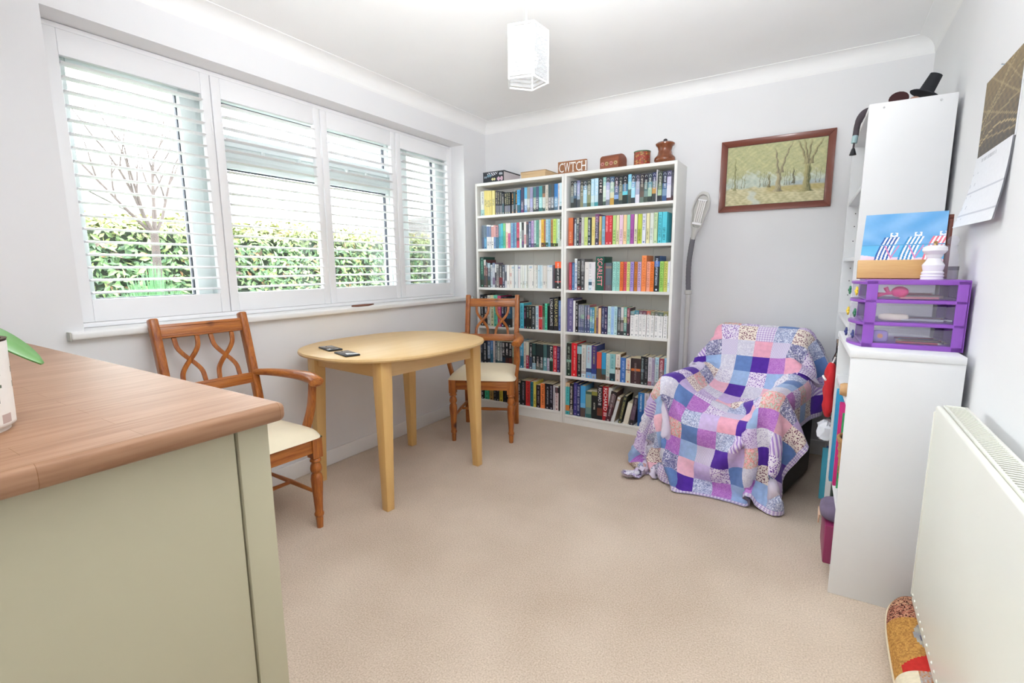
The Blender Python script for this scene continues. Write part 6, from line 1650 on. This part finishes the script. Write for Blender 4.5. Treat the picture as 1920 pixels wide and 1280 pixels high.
pal = np.array([lin(c) for c in ('40583a', '4e6840', '62784a', '2f442c', '788450', '8a6a4c', '4a3c34')])
cols = pal[grng.choice(7, n, p=[.24, .24, .2, .14, .1, .04, .04])] * grng.uniform(0.8, 1.2, (n, 1))
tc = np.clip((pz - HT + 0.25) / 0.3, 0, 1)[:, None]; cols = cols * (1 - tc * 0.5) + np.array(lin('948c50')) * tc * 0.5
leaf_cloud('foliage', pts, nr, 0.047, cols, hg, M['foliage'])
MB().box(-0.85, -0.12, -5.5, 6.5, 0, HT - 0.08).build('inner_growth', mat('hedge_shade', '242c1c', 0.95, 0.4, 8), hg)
# bare young tree in front of the hedge
tr = thing('bare_tree', 'leafless young tree in front of the hedge', 'tree', (-2.6, -1.44, GZ))
M['bark'] = mat('grey_bark', '3f3532', 0.9, 0.15, 30)
MB().tube([(0, 0, 0), (0.01, 0.0, 0.9), (0.0, 0.02, 1.78)], [0.045, 0.038, 0.03], 10).build('trunk', M['bark'], tr, smooth=60)
brg = random.Random(9)
def limb(p, d, L, r, depth, b):
    pts = [p]; q = p
    for k in range(4):
        d = (d + Vector((brg.uniform(-.1, .1), brg.uniform(-.16, .16), brg.uniform(0.0, .12)))).normalized(); q = q + d * L / 4; pts.append(q)
    b.tube(pts, [r * (1 - 0.17 * k) for k in range(5)], 6)
    if depth:
        for k in (2, 3, 4):
            s = brg.choice((-1, 1)); limb(pts[k], (d + Vector((brg.uniform(-.4, .4), s * brg.uniform(.3, .8), 0.3))).normalized(), L * 0.55, r * 0.45, depth - 1, b)
for dy, dz in ((-0.75, 0.9), (-0.35, 1.1), (0.05, 1.2), (0.3, 1.1), (0.75, 0.8), (-0.55, 1.2)):
    b = MB(); limb(Vector((0, 0.02, 1.72)), Vector((brg.uniform(-.3, .2), dy, dz)).normalized(), 0.75, 0.016, 2, b)
    b.build('branch', M['bark'], tr, smooth=60)
# feathery green shrub
sh = thing('feathery_shrub', 'feathery upright green shrub in front of the hedge', 'shrub', (-2.25, -1.62, GZ))
n = 2600; a = grng.uniform(0, 2 * PI, n); rr = grng.uniform(0, 1, n) ** 0.5
base = np.stack([rr * 0.26 * np.cos(a), rr * 0.26 * np.sin(a), grng.uniform(0.1, 1.45, n) * (1 - 0.25 * rr)], 1)
dr = np.stack([np.cos(a) * 0.35 * rr, np.sin(a) * 0.35 * rr, np.ones(n)], 1); dr /= np.linalg.norm(dr, axis=1, keepdims=True)
L = grng.uniform(0.10, 0.20, (n, 1)); sd = np.stack([-np.sin(a), np.cos(a), np.zeros(n)], 1) * 0.006
vs = np.stack([base - sd, base + sd, base + dr * L], 1).reshape(-1, 3)
me = bpy.data.meshes.new('needles'); me.from_pydata(vs.tolist(), [], [(3 * i, 3 * i + 1, 3 * i + 2) for i in range(n)])
ca = me.color_attributes.new('Col', 'FLOAT_COLOR', 'CORNER'); cc = np.ones((n, 3, 4)); cc[:, :, :3] = (np.array(lin('4a7048')) * grng.uniform(0.7, 1.25, (n, 1)))[:, None, :]
ca.data.foreach_set('color', cc.ravel()); me.materials.append(M['foliage'])
o = bpy.data.objects.new('needles', me); C.objects.link(o); o.parent = sh; o['kind'] = 'stuff'
MB().tube([(0, 0, 0), (0, 0, 1.2)], [0.03, 0.01], 8).build('stem', M['bark'], sh)
# low grey shrub near the sill
s2 = thing('low_shrub', 'low grey green shrub below the window', 'shrub', (-1.55, -2.15, GZ))
n = 1400; a = grng.normal(size=(n, 3)); a /= np.linalg.norm(a, axis=1, keepdims=True); a[:, 2] = np.abs(a[:, 2])
leaf_cloud('foliage', a * np.array([0.42, 0.42, 1.16]) * grng.uniform(0.8, 1.0, (n, 1)), a, 0.04, np.array(lin('8a9a7c'))[None] * grng.uniform(0.75, 1.25, (n, 1)), s2, M['foliage'])
# bungalows behind
M['render'] = mat('cream_render', '8f8b84', 0.9, 0.05, 2); M['tile'] = mat('roof_tile', '4a4543', 0.85, 0.12, 6)
def house(x, y, w, d, hw, hr, label, axis):
    t = thing('bungalow', label, 'house', (x, y, GZ))
    MB().box(-d / 2, d / 2, -w / 2, w / 2, 0, hw).build('wall', M['render'], t)
    g = 0.35
    if axis == 'x':            # gable faces the window
        pr = [(-w / 2 - g, hw - 0.1), (w / 2 + g, hw - 0.1), (0, hr)]
        mt = Matrix.Rotation(PI / 2, 4, 'X').to_4x4()
        vs = [(xx, yy, zz) for xx in (-d / 2 - g, d / 2 + g) for yy, zz in pr]
    else:
        pr = [(-d / 2 - g, hw - 0.1), (d / 2 + g, hw - 0.1), (0, hr)]
        vs = [(yy, xx, zz) for xx in (-w / 2 - g, w / 2 + g) for yy, zz in pr]
    MB().add(vs, [(0, 1, 2), (5, 4, 3), (0, 3, 4, 1), (1, 4, 5, 2), (2, 5, 3, 0)]).build('roof', M['tile'], t)
    if axis == 'x':
        for s in (-1, 1):
            MB().bar([(d / 2 + g + 0.02, s * (w / 2 + g), hw - 0.12), (d / 2 + g + 0.02, 0, hr)], 0.25, 0.04, (1, 0, 0)).build('bargeboard', M['trim'], t)
        MB().add([(d / 2 + g + 0.01, -w / 2 - g + 0.3, hw - 0.1), (d / 2 + g + 0.01, w / 2 + g - 0.3, hw - 0.1), (d / 2 + g + 0.01, 0, hr - 0.2)], [(0, 1, 2)]).build('gable', M['render'], t)
    for yy in (-w / 4, w / 4):
        f_ = MB().box(d / 2, d / 2 + 0.05, yy - 0.7, yy + 0.7, 1.0, 2.1).build('window', M['upvc'], t)
        MB().box(d / 2 + 0.03, d / 2 + 0.06, yy - 0.6, yy + 0.6, 1.08, 2.02).build('pane', mat('dark_pane', '5a646c', 0.1), f_)
house(-17.5, 0.8, 5.0, 8, 2.5, 3.95, 'pale gabled bungalow beyond the hedge, behind the bare tree', 'x')
house(-21.5, 7.0, 5.0, 6, 3.4, 5.6, 'tall roofed house beyond the hedge, left of the middle panes', 'y')
house(-18.0, 20.5, 6.5, 8, 2.6, 4.6, 'bungalow with white bargeboards beyond the hedge, by the last shutter', 'x')
house(-26.0, 15.5, 4.5, 6, 2.7, 4.4, 'low roofed house beyond the hedge behind the third shutter', 'y')
